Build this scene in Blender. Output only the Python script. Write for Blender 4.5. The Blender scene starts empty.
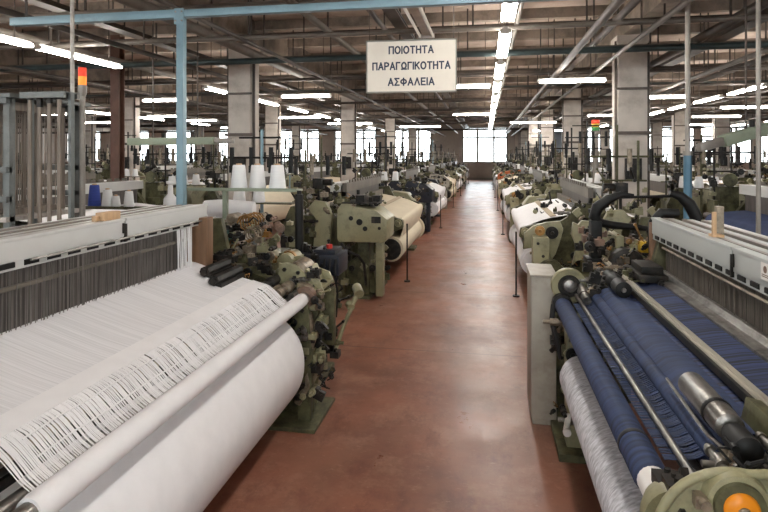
import bpy, bmesh, math, random
from mathutils import Vector, Matrix
PI = math.pi
sc = bpy.context.scene
COL = sc.collection
ORD = ['nearest', 'second', 'third', 'fourth', 'fifth', 'sixth', 'seventh', 'eighth', 'ninth', 'tenth', 'eleventh',
       'twelfth', 'thirteenth', 'fourteenth', 'fifteenth', 'sixteenth', 'seventeenth', 'eighteenth', 'nineteenth', 'twentieth']

# ------------------------------------------------------------------ materials
def mat(name, col, rough=0.5, metal=0.0, vary=0.18, vscale=5.0, grime=0.0, gcol=(0.03, 0.025, 0.018), gscale=4.0,
        stretch=(1, 1, 1), bump=0.0, bscale=60.0, gedge=0.5, gspread=0.12):
    m = bpy.data.materials.new(name); m.use_nodes = True
    nt = m.node_tree; N = nt.nodes; L = nt.links
    b = N['Principled BSDF']
    b.inputs['Roughness'].default_value = rough
    b.inputs['Metallic'].default_value = metal
    tc = N.new('ShaderNodeTexCoord'); mp = N.new('ShaderNodeMapping')
    mp.inputs['Scale'].default_value = stretch
    L.new(tc.outputs['Object'], mp.inputs['Vector'])
    n1 = N.new('ShaderNodeTexNoise'); n1.inputs['Scale'].default_value = vscale; n1.inputs['Detail'].default_value = 5
    L.new(mp.outputs[0], n1.inputs['Vector'])
    cr = N.new('ShaderNodeValToRGB')
    cr.color_ramp.elements[0].position = 0.3; cr.color_ramp.elements[1].position = 0.7
    cr.color_ramp.elements[0].color = tuple(max(0, c * (1 - vary)) for c in col) + (1,)
    cr.color_ramp.elements[1].color = tuple(min(1, c * (1 + vary)) for c in col) + (1,)
    L.new(n1.outputs['Fac'], cr.inputs['Fac'])
    out = cr.outputs['Color']
    if grime > 0:
        n2 = N.new('ShaderNodeTexNoise'); n2.inputs['Scale'].default_value = gscale; n2.inputs['Detail'].default_value = 8
        n2.inputs['Roughness'].default_value = 0.7
        L.new(tc.outputs['Object'], n2.inputs['Vector'])
        r2 = N.new('ShaderNodeValToRGB')
        r2.color_ramp.elements[0].position = gedge - 0.06; r2.color_ramp.elements[1].position = gedge + gspread
        r2.color_ramp.elements[0].color = (0, 0, 0, 1); r2.color_ramp.elements[1].color = (grime, grime, grime, 1)
        L.new(n2.outputs['Fac'], r2.inputs['Fac'])
        mx = N.new('ShaderNodeMixRGB'); mx.inputs['Color2'].default_value = tuple(gcol) + (1,)
        L.new(r2.outputs['Color'], mx.inputs['Fac']); L.new(out, mx.inputs['Color1'])
        out = mx.outputs['Color']
    L.new(out, b.inputs['Base Color'])
    if bump > 0:
        n3 = N.new('ShaderNodeTexNoise'); n3.inputs['Scale'].default_value = bscale
        L.new(mp.outputs[0], n3.inputs['Vector'])
        bp = N.new('ShaderNodeBump'); bp.inputs['Strength'].default_value = bump; bp.inputs['Distance'].default_value = 0.01
        L.new(n3.outputs['Fac'], bp.inputs['Height']); L.new(bp.outputs['Normal'], b.inputs['Normal'])
    return m

def emis(name, col, strength):
    m = bpy.data.materials.new(name); m.use_nodes = True
    b = m.node_tree.nodes['Principled BSDF']
    b.inputs['Base Color'].default_value = tuple(col) + (1,)
    b.inputs['Emission Color'].default_value = tuple(col) + (1,)
    b.inputs['Emission Strength'].default_value = strength
    return m

M = {}
M['green'] = mat('sage_green_paint', (0.27, 0.255, 0.148), 0.42, 0, 0.16, 3, 0.85, (0.045, 0.038, 0.022), 6, gedge=0.54, gspread=0.24, bump=0.08)
M['green2'] = mat('worn_olive_paint', (0.125, 0.122, 0.062), 0.5, 0, 0.3, 5, 0.95, (0.014, 0.011, 0.008), 7, gedge=0.44, gspread=0.25, bump=0.1)
M['navy_paint'] = mat('dark_blue_paint', (0.018, 0.022, 0.036), 0.45, 0, 0.3, 8, 0.6)
M['teal'] = mat('teal_paint', (0.03, 0.12, 0.11), 0.45, 0, 0.3, 8, 0.6)
M['iron'] = mat('oily_iron', (0.016, 0.0145, 0.013), 0.45, 0.1, 0.5, 14, 0.5, (0.075, 0.055, 0.04), 14, gedge=.58)
M['black'] = mat('black_cast', (0.008, 0.008, 0.008), 0.5, 0.0, 0.4, 12)
M['steel'] = mat('bare_steel', (0.30, 0.285, 0.265), 0.36, 0.9, 0.35, 3, 0.7, (0.05, 0.042, 0.035), 10, gedge=0.55, stretch=(14, 3, 14))
M['tan_metal'] = mat('tarnished_metal', (0.28, 0.23, 0.17), 0.4, 0.4, 0.3, 14, 0.7, (0.05, 0.035, 0.02), 9)
M['bar_metal'] = mat('dull_steel_bar', (0.46, 0.43, 0.36), 0.4, 0.25, 0.12, 8, 0.3)
M['brass'] = mat('old_brass', (0.36, 0.19, 0.06), 0.4, 0.5, 0.4, 15, 0.5)
M['rust'] = mat('rusty_pink', (0.23, 0.145, 0.105), 0.6, 0.1, 0.4, 15, 0.6)
M['alu'] = mat('aluminium', (0.60, 0.60, 0.585), 0.4, 0.1, 0.06, 4, 0.06, (0.3, 0.28, 0.25), 5, stretch=(1, .2, 1))
M['alu_blue'] = mat('bluish_aluminium', (0.46, 0.48, 0.465), 0.4, 0.1, 0.06, 4, 0.06, (0.3, 0.28, 0.25), 5, stretch=(1, .2, 1))
M['brown_rail'] = mat('brown_grey_rail', (0.16, 0.14, 0.115), 0.5, 0.1, 0.25, 8, 0.4)
M['white_cloth'] = mat('white_cloth', (0.79, 0.78, 0.79), 0.85, 0, 0.035, 9, bump=0.12, bscale=14)
M['white_warp'] = mat('white_warp', (0.72, 0.715, 0.735), 0.8, 0, 0.13, 1.0, stretch=(2, 160, 2))
M['thread'] = mat('white_thread', (0.80, 0.79, 0.80), 0.8, 0, 0.06, 3)
M['cream_cloth'] = mat('cream_cloth', (0.60, 0.53, 0.40), 0.85, 0, 0.06, 6, stretch=(1, .3, 1))
M['tan_cloth'] = mat('tan_cloth', (0.42, 0.34, 0.24), 0.85, 0, 0.08, 6)
M['grey_cloth'] = mat('grey_twill_cloth', (0.47, 0.47, 0.50), 0.9, 0, 0.4, 1.0, stretch=(24, 75, 24), bump=0.1, bscale=4)
M['navy_warp'] = mat('navy_yarn', (0.0145, 0.026, 0.076), 0.7, 0, 0.85, 1.0, stretch=(1.2, 75, 1.2))
M['navy_roll'] = mat('navy_cloth', (0.018, 0.033, 0.088), 0.75, 0, 0.55, 1.0, stretch=(3, 45, 3))
for e, q in zip(M['navy_warp'].node_tree.nodes['Color Ramp'].color_ramp.elements, (.38, .6)): e.position = q
M['blue_cloth'] = mat('dark_blue_cloth', (0.03, 0.05, 0.13), 0.8, 0, 0.2, 6)
M['heddle'] = mat('heddle_wires', (0.10, 0.087, 0.08), 0.5, 0.3, 0.75, 1.0, stretch=(1, 130, 2))
M['heddle_brown'] = mat('brown_heddle_wires', (0.085, 0.07, 0.055), 0.5, 0.3, 0.7, 1.0, stretch=(1, 130, 2))
M['wire'] = mat('heddle_wire_steel', (0.18, 0.165, 0.155), 0.4, 0.4, 0.3)
M['wood'] = mat('brown_wood', (0.17, 0.09, 0.045), 0.55, 0, 0.25, 6, stretch=(6, 6, .6))
M['pale_wood'] = mat('pale_wood', (0.52, 0.34, 0.19), 0.6, 0, 0.15, 6, stretch=(6, 6, .6))
M['sheet_grey'] = mat('scuffed_grey_panel', (0.36, 0.335, 0.285), 0.5, 0.1, 0.12, 5, 0.5, (0.16, 0.12, 0.08), 3, gedge=0.55)
M['orange'] = mat('orange_paint', (0.46, 0.11, 0.025), 0.5, 0, 0.2, 4)
M['amber'] = mat('amber_plastic', (0.80, 0.27, 0.01), 0.35, 0, 0.05)
M['red'] = mat('red_plastic', (0.55, 0.03, 0.02), 0.35, 0, 0.05)
M['yellow'] = mat('yellow_plastic', (0.75, 0.5, 0.04), 0.35, 0, 0.05)
M['green_lens'] = mat('green_plastic', (0.05, 0.35, 0.08), 0.35, 0, 0.05)
M['red_lit'] = emis('lit_red_lens', (0.7, 0.05, 0.02), 0.35)
M['orange_lit'] = emis('lit_orange_lens', (0.9, 0.25, 0.03), 0.5)
M['yarn'] = mat('white_yarn', (0.82, 0.82, 0.82), 0.8, 0, 0.03, 3, stretch=(1, 1, 40))
M['blue_yarn'] = mat('blue_yarn', (0.03, 0.06, 0.30), 0.7, 0, 0.2, 3, stretch=(1, 1, 40))
M['blue_steel'] = mat('pale_blue_paint', (0.20, 0.315, 0.37), 0.4, 0.1, 0.15, 3, 0.5, (0.10, 0.09, 0.08), 3, gedge=0.58)
M['blue_post'] = mat('blue_paint', (0.07, 0.16, 0.235), 0.4, 0.1, 0.2, 3, 0.4, (0.10, 0.09, 0.08), 3, gedge=0.58)
M['grey_pipe'] = mat('grey_pipe_paint', (0.30, 0.27, 0.24), 0.4, 0.3, 0.2, 4, 0.3)
M['pale_pole'] = mat('pale_pole_paint', (0.50, 0.47, 0.43), 0.45, 0.2, 0.2, 4, 0.5, (0.15, 0.1, 0.08), 6)
M['brown_steel'] = mat('red_brown_steel', (0.13, 0.062, 0.042), 0.5, 0.1, 0.25, 4)
M['rack_grey'] = mat('rack_grey_paint', (0.17, 0.185, 0.18), 0.5, 0.2, 0.2, 4, 0.4)
M['rack_frame'] = mat('dusty_heald_frame', (0.22, 0.18, 0.145), 0.6, 0.1, 0.4, 1.0, stretch=(25, 25, 1.5))
M['pale_green'] = mat('pale_green_paint', (0.25, 0.29, 0.21), 0.45, 0, 0.12, 3, 0.4, gedge=0.6)
M['concrete'] = mat('painted_column', (0.55, 0.495, 0.44), 0.7, 0, 0.12, 2.5, 0.45, (0.22, 0.17, 0.13), 1.6, gedge=0.56, bump=0.1)
M['plaster'] = mat('wall_plaster', (0.42, 0.375, 0.335), 0.8, 0, 0.1, 0.6, 0.35, (0.25, 0.2, 0.16), 0.5)
M['ceiling'] = mat('aged_ceiling', (0.47, 0.37, 0.30), 0.85, 0, 0.25, 0.9, 0.55, (0.2, 0.15, 0.115), 0.7, gedge=0.54)
M['girder'] = mat('brown_beam', (0.27, 0.215, 0.17), 0.7, 0, 0.3, 1.2, 0.6, (0.05, 0.04, 0.03), 1.5)
M['dark_pipe'] = mat('dark_ceiling_pipe', (0.062, 0.052, 0.045), 0.5, 0.2, 0.4, 2, 0.4, (0.16, 0.11, 0.08), 2)
M['duct_pipe'] = mat('dusty_pipe', (0.19, 0.165, 0.14), 0.5, 0.2, 0.3, 2, 0.5, (0.05, 0.04, 0.03), 2)
M['teal_pipe'] = mat('dark_teal_pipe', (0.045, 0.065, 0.066), 0.5, 0.2, 0.3, 2)
M['lamp_body'] = mat('lamp_housing_white', (0.55, 0.53, 0.49), 0.5, 0, 0.1, 4)
M['old_lamp'] = mat('lamp_housing_dusty', (0.40, 0.36, 0.31), 0.5, 0, 0.2, 4)
M['tube_off'] = mat('unlit_tube', (0.62, 0.56, 0.48), 0.3, 0, 0.05)
M['tube'] = emis('lit_tube', (1.0, 0.962, 0.905), 30.0)
M['sign'] = mat('sign_board', (0.76, 0.70, 0.61), 0.55, 0, 0.03, 4, 0.12, (0.45, 0.36, 0.28), 3)
M['sign_edge'] = mat('sign_frame', (0.24, 0.23, 0.20), 0.5, 0.3, 0.1)
M['ink'] = mat('sign_letters', (0.022, 0.032, 0.065), 0.5, 0, 0.05)
M['mullion'] = mat('window_frame_paint', (0.28, 0.26, 0.24), 0.6, 0, 0.1)
M['paper'] = mat('white_sticker', (0.75, 0.72, 0.68), 0.6, 0, 0.02)
M['blue_glass'] = mat('pale_blue_board', (0.36, 0.46, 0.56), 0.25, 0, 0.2, 0.9)
M['plastic_white'] = mat('white_plastic', (0.75, 0.73, 0.70), 0.35, 0, 0.04)
M['cable'] = mat('black_rubber', (0.015, 0.015, 0.016), 0.55, 0, 0.2)

def glass_mat():
    m = bpy.data.materials.new('window_glass'); m.use_nodes = True
    nt = m.node_tree; N = nt.nodes; L = nt.links
    N.remove(N['Principled BSDF'])
    t = N.new('ShaderNodeBsdfTransparent'); t.inputs['Color'].default_value = (.95, .97, .97, 1)
    g = N.new('ShaderNodeBsdfGlossy'); g.inputs['Roughness'].default_value = .05
    mx = N.new('ShaderNodeMixShader'); mx.inputs[0].default_value = .06
    L.new(t.outputs[0], mx.inputs[1]); L.new(g.outputs[0], mx.inputs[2])
    L.new(mx.outputs[0], N['Material Output'].inputs['Surface'])
    return m
M['glass'] = glass_mat()

def floor_mat():
    m = bpy.data.materials.new('worn_red_floor'); m.use_nodes = True
    nt = m.node_tree; N = nt.nodes; L = nt.links
    b = N['Principled BSDF']
    tc = N.new('ShaderNodeTexCoord')
    def noise(scale, detail, rough, st=(1, 1, 1)):
        mp = N.new('ShaderNodeMapping'); mp.inputs['Scale'].default_value = st
        L.new(tc.outputs['Object'], mp.inputs['Vector'])
        n = N.new('ShaderNodeTexNoise'); n.inputs['Scale'].default_value = scale
        n.inputs['Detail'].default_value = detail; n.inputs['Roughness'].default_value = rough
        L.new(mp.outputs[0], n.inputs['Vector']); return n.outputs['Fac']
    def ramp(f, p0, p1, c0, c1):
        r = N.new('ShaderNodeValToRGB'); r.color_ramp.elements[0].position = p0; r.color_ramp.elements[1].position = p1
        r.color_ramp.elements[0].color = c0; r.color_ramp.elements[1].color = c1
        L.new(f, r.inputs['Fac']); return r.outputs['Color']
    def mix(f, a, c2):
        x = N.new('ShaderNodeMixRGB'); L.new(f, x.inputs['Fac']); L.new(a, x.inputs['Color1']); x.inputs['Color2'].default_value = c2
        return x.outputs['Color']
    c = ramp(noise(.9, 8, .65), .36, .64, (.165, .066, .042, 1), (.31, .125, .078, 1))
    c = mix(ramp(noise(.55, 5, .6, (1, .6, 1)), .48, .64, (0, 0, 0, 1), (.55, .55, .55, 1)), c, (.25, .155, .105, 1))
    c = mix(ramp(noise(2.3, 9, .75), .50, .68, (0, 0, 0, 1), (.6, .6, .6, 1)), c, (.40, .225, .155, 1))
    c = mix(ramp(noise(2.6, 9, .78, (1.5, .8, 1)), .51, .66, (0, 0, 0, 1), (.7, .7, .7, 1)), c, (.135, .048, .034, 1))
    c = mix(ramp(noise(22, 6, .7, (.7, 1.6, 1)), .60, .70, (0, 0, 0, 1), (.5, .5, .5, 1)), c, (.42, .25, .19, 1))
    sx = N.new('ShaderNodeSeparateXYZ'); L.new(tc.outputs['Object'], sx.inputs[0])
    for yj, wj in ((5.72, .009), (8.15, .012), (12.9, .012), (18.4, .012)):       # joints in the slab
        s1 = N.new('ShaderNodeMath'); s1.operation = 'COMPARE'; L.new(sx.outputs['Y'], s1.inputs[0]); s1.inputs[1].default_value = yj; s1.inputs[2].default_value = wj
        s2 = N.new('ShaderNodeMath'); s2.operation = 'MULTIPLY'; L.new(s1.outputs[0], s2.inputs[0]); s2.inputs[1].default_value = .6
        c = mix(s2.outputs[0], c, (.07, .03, .022, 1))
    L.new(c, b.inputs['Base Color'])
    rr = ramp(noise(2.0, 6, .7), .3, .75, (.26, .26, .26, 1), (.5, .5, .5, 1))
    L.new(rr, b.inputs['Roughness']); b.inputs['Specular IOR Level'].default_value = .42
    bp = N.new('ShaderNodeBump'); bp.inputs['Strength'].default_value = .12; bp.inputs['Distance'].default_value = .01
    L.new(noise(9, 6, .6), bp.inputs['Height']); L.new(bp.outputs['Normal'], b.inputs['Normal'])
    return m
M['floor'] = floor_mat()
for k in ('iron', 'black', 'cable', 'green2', 'navy_paint'): M[k].node_tree.nodes['Principled BSDF'].inputs['Specular IOR Level'].default_value = .28

# ------------------------------------------------------------------ mesh builder
class MB:
    def __init__(self, s=1):
        self.v = []; self.f = []; self.sm = []; self.s = s
    def add(self, vs, fs, smooth=False):
        o = len(self.v); self.v += [tuple(p) for p in vs]
        for f in fs:
            self.f.append([i + o for i in f])
        self.sm += ([smooth] * len(fs)) if isinstance(smooth, bool) else smooth
        return self
    def mm(self, x0, x1, y0, y1, z0, z1):
        vs = [(x0, y0, z0), (x1, y0, z0), (x1, y1, z0), (x0, y1, z0), (x0, y0, z1), (x1, y0, z1), (x1, y1, z1), (x0, y1, z1)]
        return self.add(vs, [(0, 3, 2, 1), (4, 5, 6, 7), (0, 1, 5, 4), (1, 2, 6, 5), (2, 3, 7, 6), (3, 0, 4, 7)])
    def box(self, c, size, rot=None):
        hx, hy, hz = size[0] / 2, size[1] / 2, size[2] / 2
        m = rot or Matrix.Identity(3); c = Vector(c)
        vs = [c + m @ Vector((x * hx, y * hy, z * hz)) for z in (-1, 1) for x, y in ((-1, -1), (1, -1), (1, 1), (-1, 1))]
        return self.add(vs, [(0, 3, 2, 1), (4, 5, 6, 7), (0, 1, 5, 4), (1, 2, 6, 5), (2, 3, 7, 6), (3, 0, 4, 7)])
    def beam(self, p0, p1, w, h):
        p0, p1 = Vector(p0), Vector(p1); d = (p1 - p0); l = d.length; d.normalize()
        up = Vector((0, 0, 1)) if abs(d.z) < .95 else Vector((0, 1, 0))
        r = d.cross(up).normalized(); u = r.cross(d)
        return self.box((p0 + p1) / 2, (w, l, h), Matrix((r, d, u)).transposed())
    def cyl(self, p0, p1, r0, r1=None, n=14):
        r1 = r0 if r1 is None else r1
        p0, p1 = Vector(p0), Vector(p1); d = (p1 - p0).normalized()
        up = Vector((0, 0, 1)) if abs(d.z) < .9 else Vector((1, 0, 0))
        a = d.cross(up).normalized(); b = d.cross(a)
        vs = []
        for p, r in ((p0, r0), (p1, r1)):
            vs += [p + (a * math.cos(2 * PI * i / n) + b * math.sin(2 * PI * i / n)) * r for i in range(n)]
        fs = [(i, (i + 1) % n, n + (i + 1) % n, n + i) for i in range(n)]
        return self.add(vs, fs + [tuple(range(n))[::-1], tuple(range(n, 2 * n))], [True] * n + [False, False])
    def lathe(self, prof, c, axis='z', n=20):
        """prof: (radius, t) pairs along the axis, caps closed."""
        vs = []; m = len(prof); c = Vector(c)
        for r, t in prof:
            for i in range(n):
                x, y = r * math.cos(2 * PI * i / n), r * math.sin(2 * PI * i / n)
                vs.append(c + Vector({'z': (x, y, t), 'y': (x, t, y), 'x': (t, x, y)}[axis]))
        fs = [(k * n + i, k * n + (i + 1) % n, (k + 1) * n + (i + 1) % n, (k + 1) * n + i) for k in range(m - 1) for i in range(n)]
        fl = [True] * len(fs)
        return self.add(vs, fs + [tuple(range(n))[::-1], tuple(range((m - 1) * n, m * n))], fl + [False, False])
    def tube(self, pts, r, n=7, flat=1.0):
        pts = [Vector(p) for p in pts]; vs = []; m = len(pts)
        prev = None
        for i, p in enumerate(pts):
            d = (pts[min(i + 1, m - 1)] - pts[max(i - 1, 0)]).normalized()
            if prev is None:
                up = Vector((0, 0, 1)) if abs(d.z) < .9 else Vector((1, 0, 0))
                a = d.cross(up).normalized()
            else:
                a = (prev - d * prev.dot(d)).normalized()
            prev = a; b = d.cross(a)
            rr = r[i] if isinstance(r, (list, tuple)) else r
            vs += [p + a * math.cos(2 * PI * k / n) * rr + b * math.sin(2 * PI * k / n) * rr * flat for k in range(n)]
        fs = [(i * n + k, i * n + (k + 1) % n, (i + 1) * n + (k + 1) % n, (i + 1) * n + k) for i in range(m - 1) for k in range(n)]
        return self.add(vs, fs + [tuple(range(n))[::-1], tuple(range((m - 1) * n, m * n))], [True] * len(fs) + [False, False])
    def prism(self, poly, y0, y1):
        """poly in the (x, z) plane, extruded along y."""
        n = len(poly)
        vs = [(x, y0, z) for x, z in poly] + [(x, y1, z) for x, z in poly]
        return self.add(vs, [tuple(range(n)), tuple(range(n, 2 * n))[::-1]] + [(i, n + i, n + (i + 1) % n, (i + 1) % n) for i in range(n)])
    def sheet(self, prof, y0, y1, t=.004, ny=1):
        """a thin cloth following prof (x, z), with thickness t, from y0 to y1."""
        pr = [Vector((x, z)) for x, z in prof]; m = len(pr); lo = []
        for i, p in enumerate(pr):
            d = (pr[min(i + 1, m - 1)] - pr[max(i - 1, 0)]).normalized()
            lo.append(p - Vector((-d.y, d.x)) * t)
        loop = [tuple(p) for p in pr] + [tuple(p) for p in lo[::-1]]
        n = len(loop)
        vs = [(x, y0 + (y1 - y0) * k / ny, z) for k in range(ny + 1) for x, z in loop]
        fs = [(k * n + i, (k + 1) * n + i, (k + 1) * n + (i + 1) % n, k * n + (i + 1) % n) for k in range(ny) for i in range(n)]
        caps = []
        for base in (0, ny * n):
            caps += [(base + i, base + i + 1, base + n - 2 - i, base + n - 1 - i) for i in range(m - 1)]
        return self.add(vs, fs + caps, [True] * len(fs) + [False] * len(caps))
    def build(self, name, m, parent=None, bevel=0.0, fine=True):
        me = bpy.data.meshes.new(name)
        vs = [(x * self.s, y, z) for x, y, z in self.v]
        me.from_pydata(vs, [], self.f)
        me.polygons.foreach_set('use_smooth', self.sm)
        bm = bmesh.new(); bm.from_mesh(me); bmesh.ops.recalc_face_normals(bm, faces=bm.faces)
        if bevel > 0:
            es = [e for e in bm.edges if len(e.link_faces) == 2 and e.calc_face_angle(0) > .6]
            bmesh.ops.bevel(bm, geom=es, offset=bevel, segments=2, profile=.6, affect='EDGES', clamp_overlap=True)
        bm.to_mesh(me); bm.free()
        me.set_sharp_from_angle(angle=.75)
        me.materials.append(M[m] if isinstance(m, str) else m)
        o = bpy.data.objects.new(name, me); COL.objects.link(o)
        if parent: o.parent = parent
        return o

def tag(o, label, cat, group=None, kind=None):
    o['label'] = label; o['category'] = cat
    if group: o['group'] = group
    if kind: o['kind'] = kind
    return o
def thing(name, label, cat, loc=(0, 0, 0), group=None, rz=0):
    o = bpy.data.objects.new(name, None); COL.objects.link(o); o.location = loc; o.rotation_euler = (0, 0, rz)
    o.empty_display_size = .2
    return tag(o, label, cat, group)
def struct(name, mb, m, label=None):
    o = mb.build(name, m); o['kind'] = 'structure'
    if label: o['label'] = label
    return o
def dup(root, loc, label, group=None, rz=0):
    r = root.copy(); COL.objects.link(r); r.location = loc; r.rotation_euler = (0, 0, rz); r['label'] = label
    if group: r['group'] = group
    for ch in list(root.children):
        c = ch.copy(); COL.objects.link(c); c.parent = r
        for g in list(ch.children):
            d = g.copy(); COL.objects.link(d); d.parent = c
    return r
def repaint(root, names, m):
    for ch in root.children:
        for o in [ch] + list(ch.children):
            if o.name.split('.')[0] in names:
                o.material_slots[0].link = 'OBJECT'; o.material_slots[0].material = M[m]
def arc(cx, cz, r, a0, a1, n=8):
    return [(cx + r * math.cos(math.radians(a0 + (a1 - a0) * i / n)), cz + r * math.sin(math.radians(a0 + (a1 - a0) * i / n))) for i in range(n + 1)]

# ------------------------------------------------------------------ camera (28 mm-class lens, levelled, eye at 2 m)
cam = bpy.data.cameras.new('camera'); co = bpy.data.objects.new('camera', cam); COL.objects.link(co)
cam.lens = 26.25; cam.sensor_width = 36; cam.shift_y = -100.5 / 768; cam.clip_start = .05; cam.clip_end = 300
YAW = math.atan(102 / 560)
co.location = (0, 0, 2.0); co.rotation_euler = (PI / 2, 0, YAW); sc.camera = co

# ------------------------------------------------------------------ the hall
XL, XR, YF, YB, ZC = -40.0, 25.0, -7.0, 46.6, 4.75
struct('floor', MB().mm(XL, XR, YF, YB, -.2, 0), 'floor')
struct('ceiling', MB().mm(XL, XR, YF, YB, ZC, ZC + .2), 'ceiling')
struct('wall_left', MB().mm(XL - .3, XL, YF, YB, 0, ZC), 'plaster')
struct('wall_right', MB().mm(XR, XR + .3, YF, YB, 0, ZC), 'plaster')
# end walls with window openings
def window_wall(name, y0, y1, wins, zs):
    b = MB(); x = XL
    for (a, c) in wins:
        b.mm(x, a, y0, y1, 0, ZC); b.mm(a, c, y0, y1, 0, zs[0]); b.mm(a, c, y0, y1, zs[1], ZC); x = c
    b.mm(x, XR, y0, y1, 0, ZC)
    struct(name, b, 'plaster')
WZ = (1.4, 4.35)
wb = [(c - 1.85, c + 1.85) for c in (-37.2, -32.2, -27.0, -21.8, -16.0, -11.0, -6.3, -0.1, 9.6, 14.0, 18.0, 22.2)]
window_wall('wall_back', YB, YB + .3, wb, WZ)
added_wins = [(c - 1.85, c + 1.85) for c in (-36, -30, -24, -18, -12, -6, 0, 6, 12, 18)]  # unseen windows behind the camera, added to give soft light
window_wall('wall_front', YF - .3, YF, added_wins, WZ)
nw = 0
for (lst, yy) in ((wb, YB + .15), (added_wins, YF - .15)):
    for (a, c) in lst:
        nw += 1
        f = MB(); z0, z1 = WZ
        for x in (a + .05, a + (c - a) * .34, a + (c - a) * .70, c - .05):
            f.mm(x - .085, x + .085, yy - .06, yy + .06, z0, z1)
        for z in (z0 + .04, z0 + (z1 - z0) * .70, z1 - .04):
            f.mm(a, c, yy - .055, yy + .055, z - .065, z + .065)
        o = f.build('window_%d' % nw, 'mullion'); o['kind'] = 'structure'
        MB().mm(a, c, yy - .008, yy + .008, z0, z1).build('glass', 'glass', o)
# pale dado strip and blue boards on the back wall
struct('trim_1', MB().mm(XL, XR, YB - .05, YB, 0, .18), 'mullion')
struct('wall_pier_strip', MB().mm(2.35, 2.55, YB - .2, YB, 0, ZC), 'concrete')
for (x0, x1, side) in ((3.2, 4.6, 'nearer the aisle'), (5.2, 6.5, 'beside the window')):
    t = thing('notice_board', 'tall pale blue board on the back wall, ' + side, 'board', ((x0 + x1) / 2, YB, 2.2))
    w = (x1 - x0) / 2
    MB().mm(-w, w, -.06, 0, 0, 2.1).build('panel', 'blue_glass', t)
    MB().mm(-w - .05, w + .05, -.08, 0, 2.1, 2.2).mm(-w - .05, -w, -.08, 0, 0, 2.1).mm(w, w + .05, -.08, 0, 0, 2.1).build('board_frame', 'rack_grey', t)

# girders and joists
n = 0
for x in (-34.4, -27, -19.6, -12.2, -4.8, 2.63, 10.05, 17.5):
    n += 1
    struct('beam_%d' % n, MB().mm(x - .16, x + .16, YF, YB, 4.2, ZC), 'girder')
y = YF + 1.2
while y < YB:
    n += 1
    struct('beam_%d' % n, MB().mm(XL, XR, y - .07, y + .07, 4.56, ZC), 'girder')
    y += 1.85

# columns
def column(x, y, w, label):
    t = MB().mm(-w / 2, w / 2, -w / 2, w / 2, 0, 4.2).mm(-w / 2 - .02, w / 2 + .02, -w / 2 - .02, w / 2 + .02, 4.05, 4.2)
    o = t.build('column', 'concrete'); o.location = (x, y, 0); o['kind'] = 'structure'; o['label'] = label; o['category'] = 'column'
    MB().cyl((-w / 2 - .03, -w / 2 + .06, 0), (-w / 2 - .03, -w / 2 + .06, 4.1), .022, n=8).cyl((w / 2 + .04, -w / 2 + .1, 0), (w / 2 + .04, -w / 2 + .1, 4.1), .03, n=8).build('conduit', 'dark_pipe', o)
    MB().mm(-.14, .14, -w / 2 - .07, -w / 2, 1.55, 1.95).mm(-.08, .08, -w / 2 - .1, -w / 2 - .07, 1.62, 1.86).build('switch_box', 'iron', o)
    MB().mm(-w / 2 - .06, w / 2 + .06, -w / 2 - .05, -w / 2 - .01, 2.38, 2.44).mm(-w / 2 - .05, w / 2 + .05, -w / 2 - .05, -w / 2 - .01, 3.2, 3.24).build('cable_clamp', 'dark_pipe', o)
    return o
for i, y in enumerate((11.1, 18.3, 25.6, 32.9, 40.2)):
    column(2.63, y, .5, 'square pale column just right of the red aisle, %s of five' % ORD[i])
for i, y in enumerate((10.6, 19.4, 28.2, 37)):
    column(-4.8, y, .45, 'square pale column behind the looms left of the red aisle, %s of four' % ORD[i])
for i, (x, y) in enumerate(((-8.0, 20.3), (-12.2, 17.6), (-12.2, 26), (-12.2, 35), (-19.6, 25), (-19.6, 36))):
    column(x, y, .45, 'square pale column deep in the left part of the hall, %s from the camera' % ('first' if i == 0 else ORD[i]))
for i, (x, y) in enumerate(((7.9, 25.0), (10.05, 26.6), (10.05, 36), (7.6, 38.5))):
    column(x, y, .5, 'square pale column deep in the right part of the hall, %s from the camera' % ('first' if i == 0 else ORD[i]))
t = thing('steel_column', 'red brown steel column standing behind the yarn shelf at the left', 'column', (-7.42, 10.3, 0))
MB().mm(-.1, .1, -.09, -.075, 0, 4.45).mm(-.1, .1, .075, .09, 0, 4.45).mm(-.012, .012, -.075, .075, 0, 4.45).build('profile', 'brown_steel', t)
MB().mm(-.16, .16, -.16, .16, 0, .025).build('base_plate', 'brown_steel', t)

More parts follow.
